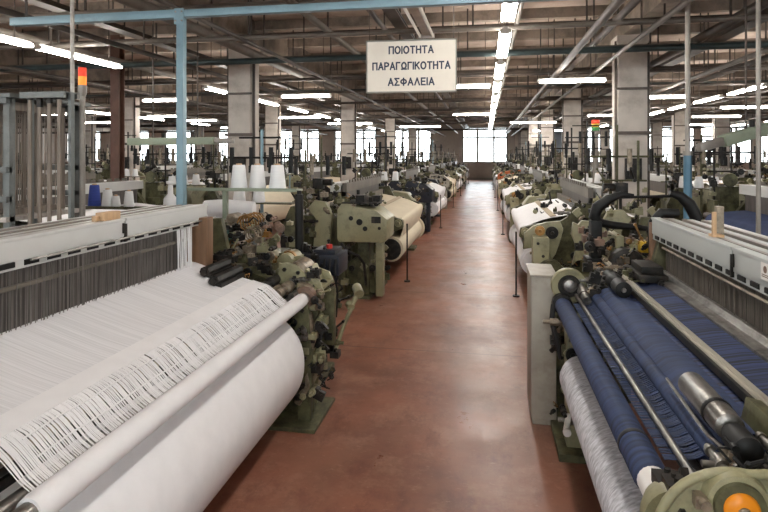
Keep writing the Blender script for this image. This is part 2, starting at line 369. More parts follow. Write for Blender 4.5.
# ------------------------------------------------------------------ ceiling pipes
RP = random.Random(3)
pi = 0
for y, z, r, m in ((5.6, 3.98, .03, 'dark_pipe'), (6.9, 3.95, .06, 'duct_pipe'), (7.7, 3.72, .035, 'duct_pipe'), (8.7, 3.97, .035, 'dark_pipe'), (9.6, 3.72, .055, 'teal_pipe'), (10.6, 3.95, .03, 'duct_pipe'),
                   (12.3, 3.74, .04, 'dark_pipe'), (13.4, 3.95, .06, 'dark_pipe'), (14.7, 3.72, .035, 'dark_pipe'), (16.4, 3.95, .05, 'teal_pipe'), (17.6, 3.7, .04, 'dark_pipe'),
                   (19.7, 3.95, .06, 'dark_pipe'), (21.2, 3.72, .05, 'dark_pipe'), (23.3, 3.95, .06, 'duct_pipe'), (25, 3.72, .05, 'dark_pipe'), (27, 3.95, .06, 'dark_pipe'), (30, 3.72, .06, 'dark_pipe'), (33.5, 3.95, .07, 'dark_pipe'), (38, 3.75, .07, 'dark_pipe')):
    b = MB().cyl((XL + .01, 0, 0), (XR - .01, 0, 0), r, n=10)
    o = thing('ceiling_pipe', 'pipe crossing the hall under the ceiling, %s crosswise pipe from the camera' % ORD[pi], 'pipe', (0, y, z), 'crosswise ceiling pipes')
    b.build('pipe_run', m, o)
    h = MB().mm(-.012, .012, -.012, .012, r * .8, ZC - z if .2 < (y - YF - 1.2) % 1.85 < 1.65 else 4.56 - z).build('hanger', 'dark_pipe', o)
    x = -max(4, y * .95) + RP.random() * 2; h.location.x = x
    while x < min(XR, y * .5) - 3.2:
        x += 3.2; c = h.copy(); COL.objects.link(c); c.location.x = x
    pi += 1
pj = 0
for x, z, r, m in ((-17, 3.85, .05, 'dark_pipe'), (-13.4, 3.8, .06, 'duct_pipe'), (-10.3, 3.85, .05, 'dark_pipe'), (-8.6, 3.6, .04, 'dark_pipe'), (-7.0, 3.82, .06, 'duct_pipe'), (-5.3, 3.62, .04, 'dark_pipe'), (-4.15, 3.84, .08, 'duct_pipe'), (-3.3, 3.6, .03, 'dark_pipe'),
                   (-2.3, 3.84, .05, 'duct_pipe'), (-1.45, 3.84, .035, 'dark_pipe'), (.42, 3.84, .035, 'duct_pipe'), (1.35, 3.6, .05, 'dark_pipe'), (1.75, 3.84, .05, 'dark_pipe'), (2.05, 3.6, .035, 'duct_pipe'), (3.3, 3.84, .07, 'dark_pipe'), (4.2, 3.6, .045, 'duct_pipe'), (5.2, 3.84, .06, 'dark_pipe'), (7.6, 3.8, .05, 'dark_pipe'), (9.3, 3.85, .05, 'duct_pipe'), (12.6, 3.8, .05, 'dark_pipe')):
    b = MB().cyl((0, YF + .01, 0), (0, YB - .01, 0), r, n=10)
    o = thing('ceiling_pipe', 'pipe running lengthwise under the ceiling, %s one counted from the left wall' % ('first' if pj == 0 else ORD[pj]), 'pipe', (x, 0, z), 'lengthwise ceiling pipes')
    b.build('pipe_run', m, o)
    h = MB().mm(-.011, .011, -.011, .011, r * .8, ZC - z).build('hanger', 'dark_pipe', o); h.location.y = 4.3
    for k in range(1, 7):
        c = h.copy(); COL.objects.link(c); c.location.y = 4.3 + 3.7 * k
    pj += 1
# flat cable trays
for x, w in ((-1.3, .18), (3.95, .25), (-5.75, .22)):
    o = thing('cable_tray', 'flat metal cable tray under the ceiling ' + {-1.3: 'over the red aisle', 3.95: 'over the looms at the right', -5.75: 'over the second loom row at the left'}[x], 'cable tray', (x, 0, 3.98))
    b = MB().mm(-w / 2, w / 2, YF + .02, YB - .4, 0, .012).mm(-w / 2, -w / 2 + .01, YF + .02, YB - .4, .012, .07).mm(w / 2 - .01, w / 2, YF + .02, YB - .4, .012, .07)
    b.build('tray', 'dark_pipe', o)
    h = MB().mm(-w / 2, -w / 2 + .015, 0, .02, .012, ZC - 3.98).mm(w / 2 - .015, w / 2, 0, .02, .012, ZC - 3.98).mm(-w / 2, w / 2, 0, .02, .075, .09).build('hanger', 'dark_pipe', o); h.location.y = 4.3
    for k in range(1, 7):
        c = h.copy(); COL.objects.link(c); c.location.y = 4.3 + 3.7 * k
    b = MB()
    for k in range(4): b.tube([(-w / 2 + .045 + k * .045, YF + .1 + j * 2.1, .028 + .004 * ((j + k) % 2)) for j in range(25)], .014, 5)
    b.build('cables', 'cable', o)['kind'] = 'stuff'

# ------------------------------------------------------------------ fluorescent lamps
def make_lamp(along, length, lit, w, label, group, loc, hang=True):
    t = thing('tube_lamp', label, 'lamp', loc, group)
    def bx(b, u0, u1, v0, v1, z0, z1): return b.mm(v0, v1, u0, u1, z0, z1) if along == 'y' else b.mm(u0, u1, v0, v1, z0, z1)
    l = length / 2
    hb = bx(MB(), -l, l, -w * .24, w * .24, .02, .075)
    hb.build('housing', 'lamp_body' if lit else 'old_lamp', t, .006)
    for sg in (-1, 1):
        e = MB(); p = sg * w * .4
        q0, q1 = ((p, -l + .03, .012), (p, l - .03, .012)) if along == 'y' else ((-l + .03, p, .012), (l - .03, p, .012))
        e.cyl(q0, q1, .019, n=8); e.build('tube', 'tube' if lit else 'tube_off', t)
    for sg in (-1, 1):
        c = bx(MB(), sg * (l - .012) - .015, sg * (l - .012) + .015, -w / 2, w / 2, -.012, .04); c.build('end_cap', 'lamp_body', t)
        c = bx(MB(), sg * l * .7 - .006, sg * l * .7 + .006, -.006, .006, .075, ZC - loc[2]); c.build('hanger', 'dark_pipe', t)
    return t
LZ = 3.5
lampA = None
def lamp_line(X, ys, where, grp):
    global lampA
    for i, y in enumerate(ys):
        lab = 'lit tube lamp over ' + where + ', %s from the camera' % ('first' if i == 0 else ORD[i])
        if lampA is None:
            lampA = make_lamp('y', 1.8, True, .14, lab, grp, (X, y, LZ))
        else:
            dup(lampA, (X, y, LZ), lab, grp)
lamp_line(.235, [5.5 + 2.37 * k for k in range(13)], 'the red aisle', 'lamps over the aisle')
lamp_line(-6.2, [5.85, 7.75, 12.55, 15.1, 17.9, 20.8, 23.5, 26.5, 30, 34, 38], 'the second left loom row', 'lamps along the left row')
lamp_line(5.95, [9.2, 11.7, 14.3, 16.6, 18.9, 21.3, 23.7, 26.2, 30, 34, 38], 'the right loom rows', 'lamps along the right row')
lamp_line(-13.6, [15, 18, 21, 25, 29, 34], 'the far left rows', 'lamps over the far left rows')
lamp_line(12.4, [27, 30.5, 34.5], 'the far right rows', 'lamps over the far right rows')
# lamps behind the camera, over the same aisles
for X, nm in ((.2, 'red aisle'), (-6.1, 'left row'), (5.95, 'right row')):
    for i, y in enumerate((-5.2, -2.4, .6, 3.2) if X > 0 and X < 5 else (-5.2, -2.4, .6, 3.0)):
        dup(lampA, (X, y, LZ), 'lit tube lamp over the %s behind the camera, %s toward the front wall' % (nm, ORD[3 - i]), 'lamps behind the camera')
def on(px, py, z):
    """point at height z seen at photo pixel (px, py)."""
    d = 560 * (2.0 - z) / (py - 155.5); u = (px - 384) / 560
    return (d * (-math.sin(YAW) + u * math.cos(YAW)), d * (math.cos(YAW) + u * math.sin(YAW)))
xl = None
for i, (px, py, ln) in enumerate(((572, 82, 1.2), (472, 87.5, .75), (306, 97, 1.2), (165, 101, 1.2), (472, 115, 1.3), (164, 117, 1.3), (533, 123, 1.9), (716, 117, 1.6), (610, 116, 1.5), (200, 121, 1.5), (420, 127, 2), (350, 124, 2), (300, 118, 1.6), (100, 123, 1.8),
                                  (50, 115, 1.4), (660, 98, 1.2), (745, 108, 1.3), (700, 125, 1.7), (240, 128, 2), (550, 131, 1.9))):
    x, y = on(px, py, 3.36)
    lab = 'lit tube lamp hung crosswise, %s of the crosswise lamps by distance' % ORD[sorted(range(20), key=lambda q: -[74, 68, 58, 54, 40, 38, 33, 38, 40, 34, 28, 31, 37, 32, 40, 57, 47, 30, 27, 24][q]).index(i)]
    if i == 1: lab = 'short lit tube lamp hung crosswise just right of the hanging sign'
    l = make_lamp('x', ln, True, .12, lab, 'crosswise lamps', (x, y, 3.36))
make_lamp('y', 2.1, False, .22, 'unlit dusty double tube lamp above the hanging sign', None, (-.80, 6.6, 3.62))

# ------------------------------------------------------------------ hanging sign
t = thing('hanging_sign', 'cream signboard with three lines of dark capitals hanging over the aisle', 'sign', (-.722, 5.45, 2.615), rz=math.radians(2))
W, H = .89, .52
MB().mm(-W / 2 + .012, W / 2 - .012, -.012, .012, .012, H - .012).build('board', 'sign', t)
MB().mm(-W / 2, W / 2, -.018, .018, 0, .014).mm(-W / 2, W / 2, -.018, .018, H - .014, H).mm(-W / 2, -W / 2 + .012, -.018, .018, .014, H - .014).mm(W / 2 - .012, W / 2, -.018, .018, .014, H - .014).build('sign_frame', 'sign_edge', t)
for x in (-W / 2 + .03, W / 2 - .03):
    MB().cyl((x, 0, H), (x, 0, ZC - 2.62), .004, n=6).build('hanging_wire', 'dark_pipe', t)
GL = {'Π': [[(0, 0), (0, 1), (.62, 1), (.62, 0)]], 'Ι': [[(0, 0), (0, 1)]], 'Τ': [[(0, 1), (.62, 1)], [(.31, 1), (.31, 0)]], 'Η': [[(0, 0), (0, 1)], [(.6, 0), (.6, 1)], [(0, .52), (.6, .52)]],
      'Α': [[(0, 0), (.33, 1), (.66, 0)], [(.12, .32), (.54, .32)]], 'Λ': [[(0, 0), (.33, 1), (.66, 0)]], 'Γ': [[(0, 0), (0, 1), (.5, 1)]], 'Κ': [[(0, 0), (0, 1)], [(.58, 1), (.02, .42)], [(.2, .6), (.6, 0)]],
      'Σ': [[(.55, 1), (0, 1), (.34, .52), (0, 0), (.57, 0)]], 'Ε': [[(.5, 1), (0, 1), (0, 0), (.52, 0)], [(0, .52), (.45, .52)]],
      'Ο': [[(.36 + .36 * math.cos(k * PI / 8), .5 + .5 * math.sin(k * PI / 8)) for k in range(17)]],
      'Φ': [[(.38 + .38 * math.cos(k * PI / 8), .52 + .30 * math.sin(k * PI / 8)) for k in range(17)], [(.38, -.02), (.38, 1.02)]],
      'Ρ': [[(0, 0), (0, 1), (.3, 1), (.5, .92), (.57, .74), (.5, .55), (.3, .47), (0, .47)]],
      'Ω': [[(0, 0), (.24, 0), (.24, .12), (.06, .34), (.03, .62), (.14, .88), (.36, 1), (.58, .88), (.69, .62), (.66, .34), (.48, .12), (.48, 0), (.72, 0)]]}
def text_mesh(body, width, height, cx, z, y, parent):
    adv = [max(p[0] for st in GL[c] for p in st) + .30 for c in body]
    tot = sum(adv) - .30; kx = width / tot; x = cx - width / 2; b = MB(); t = .0155
    for c, ad in zip(body, adv):
        for st in GL[c]:
            pts = [(x + p[0] * kx, z + p[1] * (height - t) + t / 2) for p in st]
            for (p, q) in zip(pts, pts[1:]):
                dx, dz = q[0] - p[0], q[1] - p[1]; l = math.hypot(dx, dz); ux, uz = dx / l * t * .45, dz / l * t * .45
                b.prism([(p[0] - ux - uz, p[1] - uz + ux), (q[0] + ux - uz, q[1] + uz + ux), (q[0] + ux + uz, q[1] + uz - ux), (p[0] - ux + uz, p[1] - uz - ux)], y - .002, y)
        x += ad * kx
    b.build('lettering', 'ink', parent)
text_mesh('ΠΟΙΟΤΗΤΑ', .43, .08, 0, .380, -.012, t)
text_mesh('ΠΑΡΑΓΩΓΙΚΟΤΗΤΑ', .755, .08, 0, .224, -.012, t)
text_mesh('ΑΣΦΑΛΕΙΑ', .445, .08, 0, .068, -.012, t)

# ------------------------------------------------------------------ machine detail
def clutter(root, s, reg, n, seed, sep=True, mats=('green', 'iron', 'steel', 'black', 'tan_metal', 'green2'), scale=1.0):
    """levers, shafts, brackets, hoses and couplings packed in a region; each a part when sep, else one mesh per kind."""
    rg = random.Random(seed); a0, a1, y0, y1, z0, z1 = reg; pool = {}
    def out(name, m, b):
        if sep: b.build(name, m, root)
        else:
            k = (name, m)
            if k not in pool: pool[k] = MB(s)
            q = pool[k]; q.add(b.v, b.f, list(b.sm))
    for i in range(n):
        a, y, z = rg.uniform(a0, a1), rg.uniform(y0, y1), rg.uniform(z0, z1)
        k = rg.random(); q = scale * rg.uniform(.6, 1.3); b = MB(s)
        if k < .24:
            rot = Matrix.Rotation(rg.choice((0, 0, .3, -.4, .8)), 3, rg.choice('XYZ'))
            b.box((a, y, z), (.10 * q, .05 * q, .09 * q), rot).box((a + .02 * q, y, z + .05 * q), (.04 * q, .07 * q, .04 * q), rot)
            b.cyl((a - .03 * q, y - .04 * q, z), (a - .03 * q, y + .04 * q, z), .018 * q, n=8)
            out('bracket', rg.choice((mats[0], mats[-1], mats[1])), b)
        elif k < .44:
            ax = rg.choice(((1, 0, 0), (0, 1, 0), (0, 1, 0), (.5, .5, .3))); d = Vector(ax) * .12 * q
            p = Vector((a, y, z)); b.cyl(p - d, p + d, .018 * q, n=10).cyl(p - d * .5, p + d * .1, .032 * q, n=10).cyl(p + d * .6, p + d * .8, .028 * q, n=10)
            out('shaft', rg.choice((mats[2], mats[1], mats[4])), b)
        elif k < .58:
            ax = rg.choice('xyyy'); r = .05 * q
            b.lathe([(r * .35, -.03 * q), (r * .4, -.015 * q), (r, -.012 * q), (r, .012 * q), (r * .55, .014 * q), (r * .5, .03 * q)], (a, y, z), ax, 14)
            out('pulley', rg.choice((mats[1], mats[0], mats[2], mats[3])), b)
        elif k < .74:
            p = Vector((a, y, z)); e = p + Vector((rg.uniform(-.12, .12), rg.uniform(-.14, .14), rg.uniform(.0, .16))) * q
            b.beam(p, e, .022 * q, .014 * q).cyl(p - Vector((0, .02 * q, 0)), p + Vector((0, .02 * q, 0)), .022 * q, n=8).cyl(e - Vector((0, .018 * q, 0)), e + Vector((0, .018 * q, 0)), .017 * q, n=8)
            out('lever', rg.choice(mats), b)
        elif k < .86:
            p = Vector((a, y, z)); pts = [p]
            for j in range(4):
                p = p + Vector((rg.uniform(-.07, .07), rg.uniform(-.08, .08), rg.uniform(-.06, .06))) * q; pts.append(p)
            b.tube(pts, .008 * q, 6); out('hose', rg.choice((mats[3], 'cable', 'brass')), b)
        else:
            b.mm(a - .05 * q, a + .05 * q, y - .06 * q, y + .06 * q, z - .04 * q, z + .03 * q).cyl((a, y - .03 * q, z + .03 * q), (a, y - .03 * q, z + .06 * q), .015 * q, n=8).cyl((a, y + .03 * q, z + .03 * q), (a, y + .03 * q, z + .05 * q), .012 * q, n=8)
            out('valve_box', rg.choice((mats[1], mats[4], mats[0])), b)
    for (name, m), b in pool.items(): b.build(name, m, root)['kind'] = 'stuff'

def bolts(root, s, pts, y, r=.014, m='iron'):
    for a, z in pts:
        MB(s).cyl((a, y - .008, z), (a, y + .008, z), r, n=6).build('bolt', m, root)

def holed_plate(b, poly, y0, y1):
    b.prism(poly, y0, y1)

# ------------------------------------------------------------------ the loom of the rows behind (front at a = 0, near end at y = 0)
def loom_template(s, seed, near, housing):
    rt = thing('loom', 'x', 'loom', (0, 0, 0))
    rg = random.Random(seed)
    YN, YE = 1.15, 4.0
    P = lambda name, m, b, bev=0.0: b.build(name, m, rt, bev if near else 0)
    # side frames
    prof = [(.42, 0), (.62, 0), (.64, .34), (1.05, .34), (1.15, .2), (1.2, 0), (1.6, 0), (1.62, .35), (1.5, .8), (1.42, 1.02), (1.2, 1.14), (1.05, 1.34), (.72, 1.36), (.62, 1.16), (.45, 1.06), (.2, 1.06), (.0, 1.0), (-.02, .88), (.12, .82), (.40, .74)]
    for y in (YN - .12, YE + .02):
        P('side_frame', 'green2', MB(s).prism(prof, y, y + .09), .008)
        for (a, z, r) in ((.06, .95, .06), (.52, .45, .06), (.8, .95, .12), (1.3, .62, .13)):
            f = y - .014
            P('bearing_boss', 'green', MB(s).lathe([(r * .9, 0), (r, .014), (r, .012 + .02)], (a, f, z), 'y', 14).lathe([(r * .45, -.03), (r * .5, -.02), (r * .5, .01)], (a, f, z), 'y', 10))
    # near end drive housing and its legs
    if housing == 'box':
        hp = [(.06, .84), (.10, .80), (.74, .80), (.76, .84), (.76, 1.24), (.70, 1.33), (.58, 1.33), (.55, 1.30), (.22, 1.25), (.05, 1.12)]
        h = P('drive_housing', 'green', MB(s).prism(hp, 0, .62), .015)
        for (a, z, r) in ((.56, 1.13, .032), (.44, 1.08, .045), (.36, .99, .034), (.16, 1.0, .022)):
            MB(s).lathe([(r, -.006), (r, .004)], (a, 0, z), 'y', 12).build('port', 'black', h)
        MB(s).mm(.14, .27, -.012, .0, 1.07, 1.16).build('name_plate', 'iron', h)
        lid = MB(s).mm(.2, .7, .02, .6, 1.33, 1.345).cyl((.3, .1, 1.3), (.3, .1, 1.42), .03, n=10).mm(.4, .52, .12, .3, 1.34, 1.44).cyl((.55, .4, 1.34), (.55, .4, 1.5), .025, n=8).mm(.22, .34, .36, .52, 1.3, 1.42)
        P('housing_lid', 'iron', lid)
        P('leg', 'green2', MB(s).mm(.66, .76, .05, .5, .05, .80).mm(.58, .80, 0, .56, 0, .05), .01)
        P('leg', 'green', MB(s).mm(.12, .22, .05, .2, .05, .80), .008)
        P('leg', 'green2', MB(s).mm(.34, .50, .15, .5, .04, .80).mm(.30, .54, .05, .56, 0, .05), .01)
        P('lower_casing', 'green2', MB(s).prism([(.2, .06), (.72, .06), (.72, .42), (.5, .58), (.3, .42)], .2, .9), .01)
        P('oil_pipe', 'iron', MB(s).tube([(.7, .0, .78), (.6, -.04, .68), (.45, -.03, .62), (.38, .03, .5), (.36, .06, .2)], .02, 8))
    else:
        P('leg', 'green', MB(s).mm(.08, .27, .0, .2, .06, 1.02), .012)
        P('leg', 'green2', MB(s).mm(.06, .44, -.04, .6, 0, .06), .01)
        P('end_plate', 'green', MB(s).prism([(-.02, .84), (.0, 1.04), (.10, 1.13), (.26, 1.18), (.42, 1.2), (.46, 1.1), (.42, .95), (.37, .8), (.31, .7), (.27, .9), (.08, .86)], .21, .29), .012)
        P('end_plate', 'green', MB(s).prism([(.55, .68), (.60, .9), (.54, 1.05), (.56, 1.2), (.62, 1.17), (.66, 1.22), (.78, 1.21), (.80, 1.1), (.76, .95), (.82, .75), (.76, .6), (.68, .76), (.6, .74)], .1, .2), .012)
        P('gear', 'brass', MB(s).lathe([(.06, -.012), (.062, .0), (.06, .012)], (.17, .1, 1.09), 'y', 18).lathe([(.02, -.04), (.025, 0)], (.17, .08, 1.09), 'y', 10))
        P('gear', 'iron', MB(s).lathe([(.075, -.01), (.078, .0), (.075, .01)], (.32, .17, 1.06), 'y', 18).lathe([(.02, -.04), (.025, 0)], (.32, .15, 1.06), 'y', 10))
        for (a, z) in ((.14, .95), (.2, .8)): P('plug', 'iron', MB(s).cyl((a, -.008, z), (a, .0, z), .018, n=10))
        P('gear_cover', 'green2', MB(s).lathe([(.13, -.02), (.15, 0), (.15, .05)], (.28, .0, .62), 'y', 18))
        P('foot_casing', 'green2', MB(s).mm(.5, 1.0, .05, .6, 0, .5), .015)
    # second block of castings toward the back
    P('casting', 'green', MB(s).prism([(.86, .30), (1.08, .30), (1.14, .7), (1.1, 1.1), (1.22, 1.25), (1.12, 1.36), (.96, 1.34), (.86, 1.15), (.9, .8)], .1, .2), .012)
    P('casting', 'green2', MB(s).prism([(1.26, .0), (1.54, .0), (1.5, .6), (1.55, 1.05), (1.44, 1.28), (1.32, 1.28), (1.26, 1.05), (1.3, .5)], .0, .14), .012)
    P('dobby_box', 'green2', MB(s).mm(.95, 1.45, .3, .75, .5, 1.12), .01)
    P('dobby_cover', 'tan_metal', MB(s).prism([(1.0, 1.12), (1.3, 1.12), (1.26, 1.24), (1.08, 1.26)], .36, .7), .01)
    # front rollers and cloth
    roll = MB(s).lathe([(.03, YN - .03), (.05, YN), (.05, YE), (.03, YE + .03)], (.06, 0, .95), 'y', 16)
    P('breast_roller', 'cream_cloth', roll)
    P('cloth', 'cream_cloth', MB(s).sheet([(.86, 1.2), (.66, 1.165), (.42, 1.12), (.3, 1.085), (.2, 1.045), (.1, 1.0), (.05, 1.0), (.01, .97), (.0, .93), (.03, .8), (.08, .66)], YN + .12, YE - .08, .006))
    P('cloth_strip', 'tan_cloth', MB(s).sheet([(.5, 1.155), (.44, 1.142), (.42, 1.138)], YN + .12, YE - .08, .006))
    cr = P('cloth_roll', 'cream_cloth', MB(s).lathe([(.05, YN), (.2, YN + .03), (.2, YE - .2), (.05, YE - .17)], (.2, 0, .52), 'y', 24))
    MB(s).lathe([(.24, YE - .16), (.25, YE - .14), (.24, YE - .12)], (.2, 0, .52), 'y', 24).build('flange', 'cream_cloth', cr)
    MB(s).lathe([(.16, YN - .02), (.17, YN), (.15, YN + .02)], (.2, 0, .52), 'y', 18).build('flange', 'iron', cr)
    P('front_stay', 'iron', MB(s).cyl((-.05, YN + .1, 0), (-.05, YN + .1, .92), .012, n=8).cyl((-.05, YN + .1, 0), (-.05, YN + .1, .02), .05, n=10))
    P('tie_beam', 'green2', MB(s).mm(.5, .62, YN, YE, .5, .66).mm(1.2, 1.3, YN, YE, .3, .42))
    P('drip_tray', 'iron', MB(s).mm(.36, 1.2, YN + .05, YE - .05, .26, .30))
    # reed, healds and rails
    P('reed_rail', 'brown_rail', MB(s).mm(.84, .90, YN - .02, YE + .02, 1.17, 1.3))
    for k in range(3):
        a = .93 + .1 * k
        hf = P('heald_frame', 'heddle', MB(s).mm(a - .012, a + .012, YN + .06, YE - .1, 1.12, 1.42))
        MB(s).mm(a - .035, a + .035, YN - .06, YE + .04, 1.42, 1.56).build('heald_rail', 'alu' if k else 'brown_rail', hf)
    nt = MB(s).mm(.89, .90, YN, YE, 1.545, 1.57)
    for k in range(14):
        y = YN + .1 + k * .2
        nt.mm(.88, .90, y, y + .11, 1.56, 1.61)
    P('rail_hook', 'brown_rail', nt)
    # warp beam behind
    wb = P('warp_beam', 'cream_cloth', MB(s).lathe([(.06, YN), (.31, YN + .02), (.31, YE - .12), (.06, YE - .1)], (1.62, 0, .58), 'y', 24))
    for y in (YN, YE - .12):
        MB(s).lathe([(.4, y - .02), (.41, y), (.4, y + .02)], (1.62, 0, .58), 'y', 24).build('beam_flange', 'iron', wb)
    P('back_rest', 'steel', MB(s).cyl((1.6, YN - .1, 1.08), (1.6, YE + .1, 1.08), .05, n=12))
    P('warp_sheet', 'cream_cloth', MB(s).sheet([(1.9, .72), (1.665, 1.1), (1.6, 1.135), (1.25, 1.17), (.93, 1.19)], YN + .12, YE - .14, .006))
    # far end gear and control
    P('weft_box', 'green', MB(s).prism([(.25, .75), (.8, .75), (.85, 1.1), (.7, 1.24), (.35, 1.2), (.2, 1.0)], YE + .15, YE + .6), .015)
    P('leg', 'green2', MB(s).mm(.3, .75, YE + .2, YE + .5, .05, .75).mm(.2, .85, YE + .12, YE + .62, 0, .05), .01)
    P('control_box', 'green2', MB(s).mm(1.1, 1.45, YE + .2, YE + .5, .35, 1.3).mm(1.14, 1.4, YE + .17, YE + .2, 1.0, 1.25), .01)
    # overhead thread gear
    for (yy, h1, m1) in ((YE + .35, 2.15 + .2 * rg.random(), 'iron'), (.55, 1.95 + .25 * rg.random(), 'green2')):
        g = MB(s)
        for a in (1.15, 1.4): g.cyl((a, yy, 1.1), (a, yy, h1 + .2 * (a < 1.3)), .016, n=8)
        g.cyl((.75, yy, h1 - .2), (1.7, yy, h1 - .2), .013, n=8).cyl((.95, yy, h1 - .5), (1.5, yy, h1 - .5), .012, n=8)
        P('thread_mast', m1, g)
        for k in range(4):
            a = .8 + .25 * k
            P('tension_unit', rg.choice(('black', 'iron', 'tan_metal')), MB(s).cyl((a, yy, h1 - .3), (a, yy, h1 - .1), .032, n=8).mm(a - .022, a + .022, yy - .03, yy + .03, h1 - .38, h1 - .3))
    P('feeder_head', 'iron', MB(s).mm(1.12, 1.26, .45, .63, 1.5, 1.66).cyl((.98, .55, 1.6), (1.12, .55, 1.6), .05, n=12).cyl((1.19, .54, 1.2), (1.19, .54, 1.5), .02, n=8), .01)
    P('dobby_head', 'green2', MB(s).mm(1.1, 1.38, YE + .2, YE + .5, 1.3, 1.52).lathe([(.1, -.03), (.11, 0), (.1, .03)], (1.24, YE + .17, 1.62), 'y', 16), .012)
    clutter(rt, s, (.9, 1.5, .3, .8, 1.3, 1.75), 16, seed + 8, False, scale=.75)
    clutter(rt, s, (.95, 1.5, YE + .1, YE + .6, 1.35, 1.8), 18, seed + 9, False, scale=.75)
    # levers and small gear
    if near:
        clutter(rt, s, (.1, .8, .0, 1.1, 1.24, 1.42), 24, seed + 1, scale=.7)
        clutter(rt, s, (.8, 1.5, -.05, .9, .9, 1.45), 34, seed + 2, scale=.75)
        clutter(rt, s, (.1, .7, .05, .6, .15, .78), 30, seed + 3, scale=.8)
        clutter(rt, s, (.0, .9, YE + .0, YE + .6, .95, 1.35), 26, seed + 4, scale=.75)
        clutter(rt, s, (.9, 1.6, -.05, .1, .1, .9), 12, seed + 5)
    else:
        clutter(rt, s, (.1, 1.5, -.02, 1.0, 1.1, 1.5), 34, seed + 1, False, scale=.8)
        clutter(rt, s, (.0, .9, YE, YE + .6, .95, 1.4), 22, seed + 4, False, scale=.8)
        clutter(rt, s, (.2, 1.5, -.02, .5, .2, .85), 12, seed + 5, False)
    return rt

def place(tmpl, loc, label, cloth, green=None, rz=0):
    r = dup(tmpl, loc, label, 'looms in rows along the hall', rz)
    if cloth != 'cream_cloth': repaint(r, ('cloth', 'cloth_roll', 'breast_roller', 'flange', 'warp_beam', 'warp_sheet'), cloth)
    if green: repaint(r, ('drive_housing', 'leg', 'lower_casing', 'end_plate', 'weft_box', 'casting'), green)
    return r

TL_near = loom_template(-1, 11, True, 'box')
TR_near = loom_template(1, 23, True, 'plates')
TL = loom_template(-1, 37, False, 'box'); TR = loom_template(1, 41, False, 'plates'); TR2 = loom_template(1, 59, False, 'box'); TL2 = loom_template(-1, 61, False, 'plates')
AX, BX = -1.28, .47
def row(tmpls, X, ys, where, cloths, greens=None):
    for i, y in enumerate(ys):
        tm = tmpls[i] if i < len(tmpls) else tmpls[-1]
        cl = cloths[i % len(cloths)]
        nm = {'cream_cloth': 'cream', 'white_cloth': 'white', 'tan_cloth': 'tan', 'blue_cloth': 'dark blue', 'grey_cloth': 'grey'}[cl]
        place(tm, (X, y, 0), '%s loom %s, with %s cloth' % ('first' if i == 0 else ORD[i], where, nm), cl, (greens or {}).get(i))
row([TL_near, TL_near, TL], AX, (7.55, 14.2, 20.4, 26.6, 32.8, 39.0), 'beyond the big white loom beside the aisle', ['cream_cloth', 'white_cloth', 'cream_cloth', 'white_cloth'], {1: 'navy_paint', 2: 'sheet_grey'})
row([TR_near, TR_near, TR, TR2], BX, (6.9, 13.2, 19.5, 25.8, 32.0, 38.2), 'beyond the navy loom beside the aisle', ['white_cloth', 'white_cloth', 'cream_cloth'], {3: 'orange'})
row([TR, TR2], -7.1, (4.9, 11.0, 17.2, 23.4, 29.6, 35.8), 'down the second row left of the aisle', ['white_cloth', 'cream_cloth', 'tan_cloth'])
row([TL, TL2], -8.75, (8.5, 14.7, 20.9, 27.1, 33.3, 39.4), 'down the third row left of the aisle', ['tan_cloth', 'white_cloth', 'cream_cloth'])
row([TR2, TR], -14.4, (13.5, 19.7, 25.9, 32.1, 38.3), 'down the fourth row left of the aisle', ['white_cloth', 'cream_cloth', 'tan_cloth'])
row([TL2, TL], -16.1, (17, 23.2, 29.4, 35.6), 'down the fifth row left of the aisle', ['cream_cloth', 'white_cloth'])
row([TR, TR2], -22, (21, 27.2, 33.4, 39.6), 'down the sixth row left of the aisle', ['white_cloth', 'tan_cloth'])
row([TL2, TL], 4.95, (5.3, 11.5, 17.7, 23.9, 30.1, 36.3), 'down the second row right of the aisle', ['blue_cloth', 'cream_cloth', 'white_cloth'])
row([TR2, TR], 6.6, (10.8, 17, 23.2, 29.4, 35.6), 'down the third row right of the aisle', ['blue_cloth', 'white_cloth', 'tan_cloth'])
row([TL, TL2], 12.3, (21, 27.2, 33.4, 39.6), 'down the fourth row right of the aisle', ['white_cloth', 'cream_cloth'])
for tm in (TL_near, TR_near, TL, TR, TR2, TL2):
    for ch in list(tm.children):
        for g in list(ch.children): bpy.data.objects.remove(g)
        bpy.data.objects.remove(ch)
    bpy.data.objects.remove(tm)

# ------------------------------------------------------------------ front left loom, white
def rails(rt, s, a, y0, y1, zt, h, split, m, lip):
    for (p, q) in ((y0, split - .008), (split + .008, y1)):
        MB(s).mm(a, a + .055, p, q, zt - h, zt).mm(a - .006, a, p, q, zt - .016, zt).build('front_rail', m, rt, .004)
    MB(s).mm(a - .008, a + .03, split - .009, split + .009, zt - h - .03, zt - h * .3).mm(a - .01, a - .002, split - .028, split - .02, zt - h * .8, zt - h * .25).build('rail_latch', 'iron', rt)
    for k in range(3):
        b = a + .10 + k * .13
        MB(s).mm(b, b + .05, y0, y1, zt - h, zt - .005 * (k + 1)).build('heald_rail', m, rt, .004)
        MB(s).mm(b - .026, b - .001, y0, y1, zt - h + .02, zt - .004 * (k + 1)).build('rail_gap_shade', 'grey_pipe', rt)  # darker filler strip standing in for the shade between rails
    y = y0 + .05; i = 0
    sl = MB(s); li = MB(s)
    li.mm(a + .006, a + .02, y0, y1, zt - h - .04, zt - h)
    while y < y1 - .12:
        sl.prism([(a - .001, zt - h - .028), (a + .006, zt - h - .03), (a + .006, zt - h - .004), (a - .001, zt - h - .006)], y, y + .08)
        y += .135
    li.build('rail_lip', lip, rt); sl.build('rail_slot', 'black', rt)['kind'] = 'stuff'

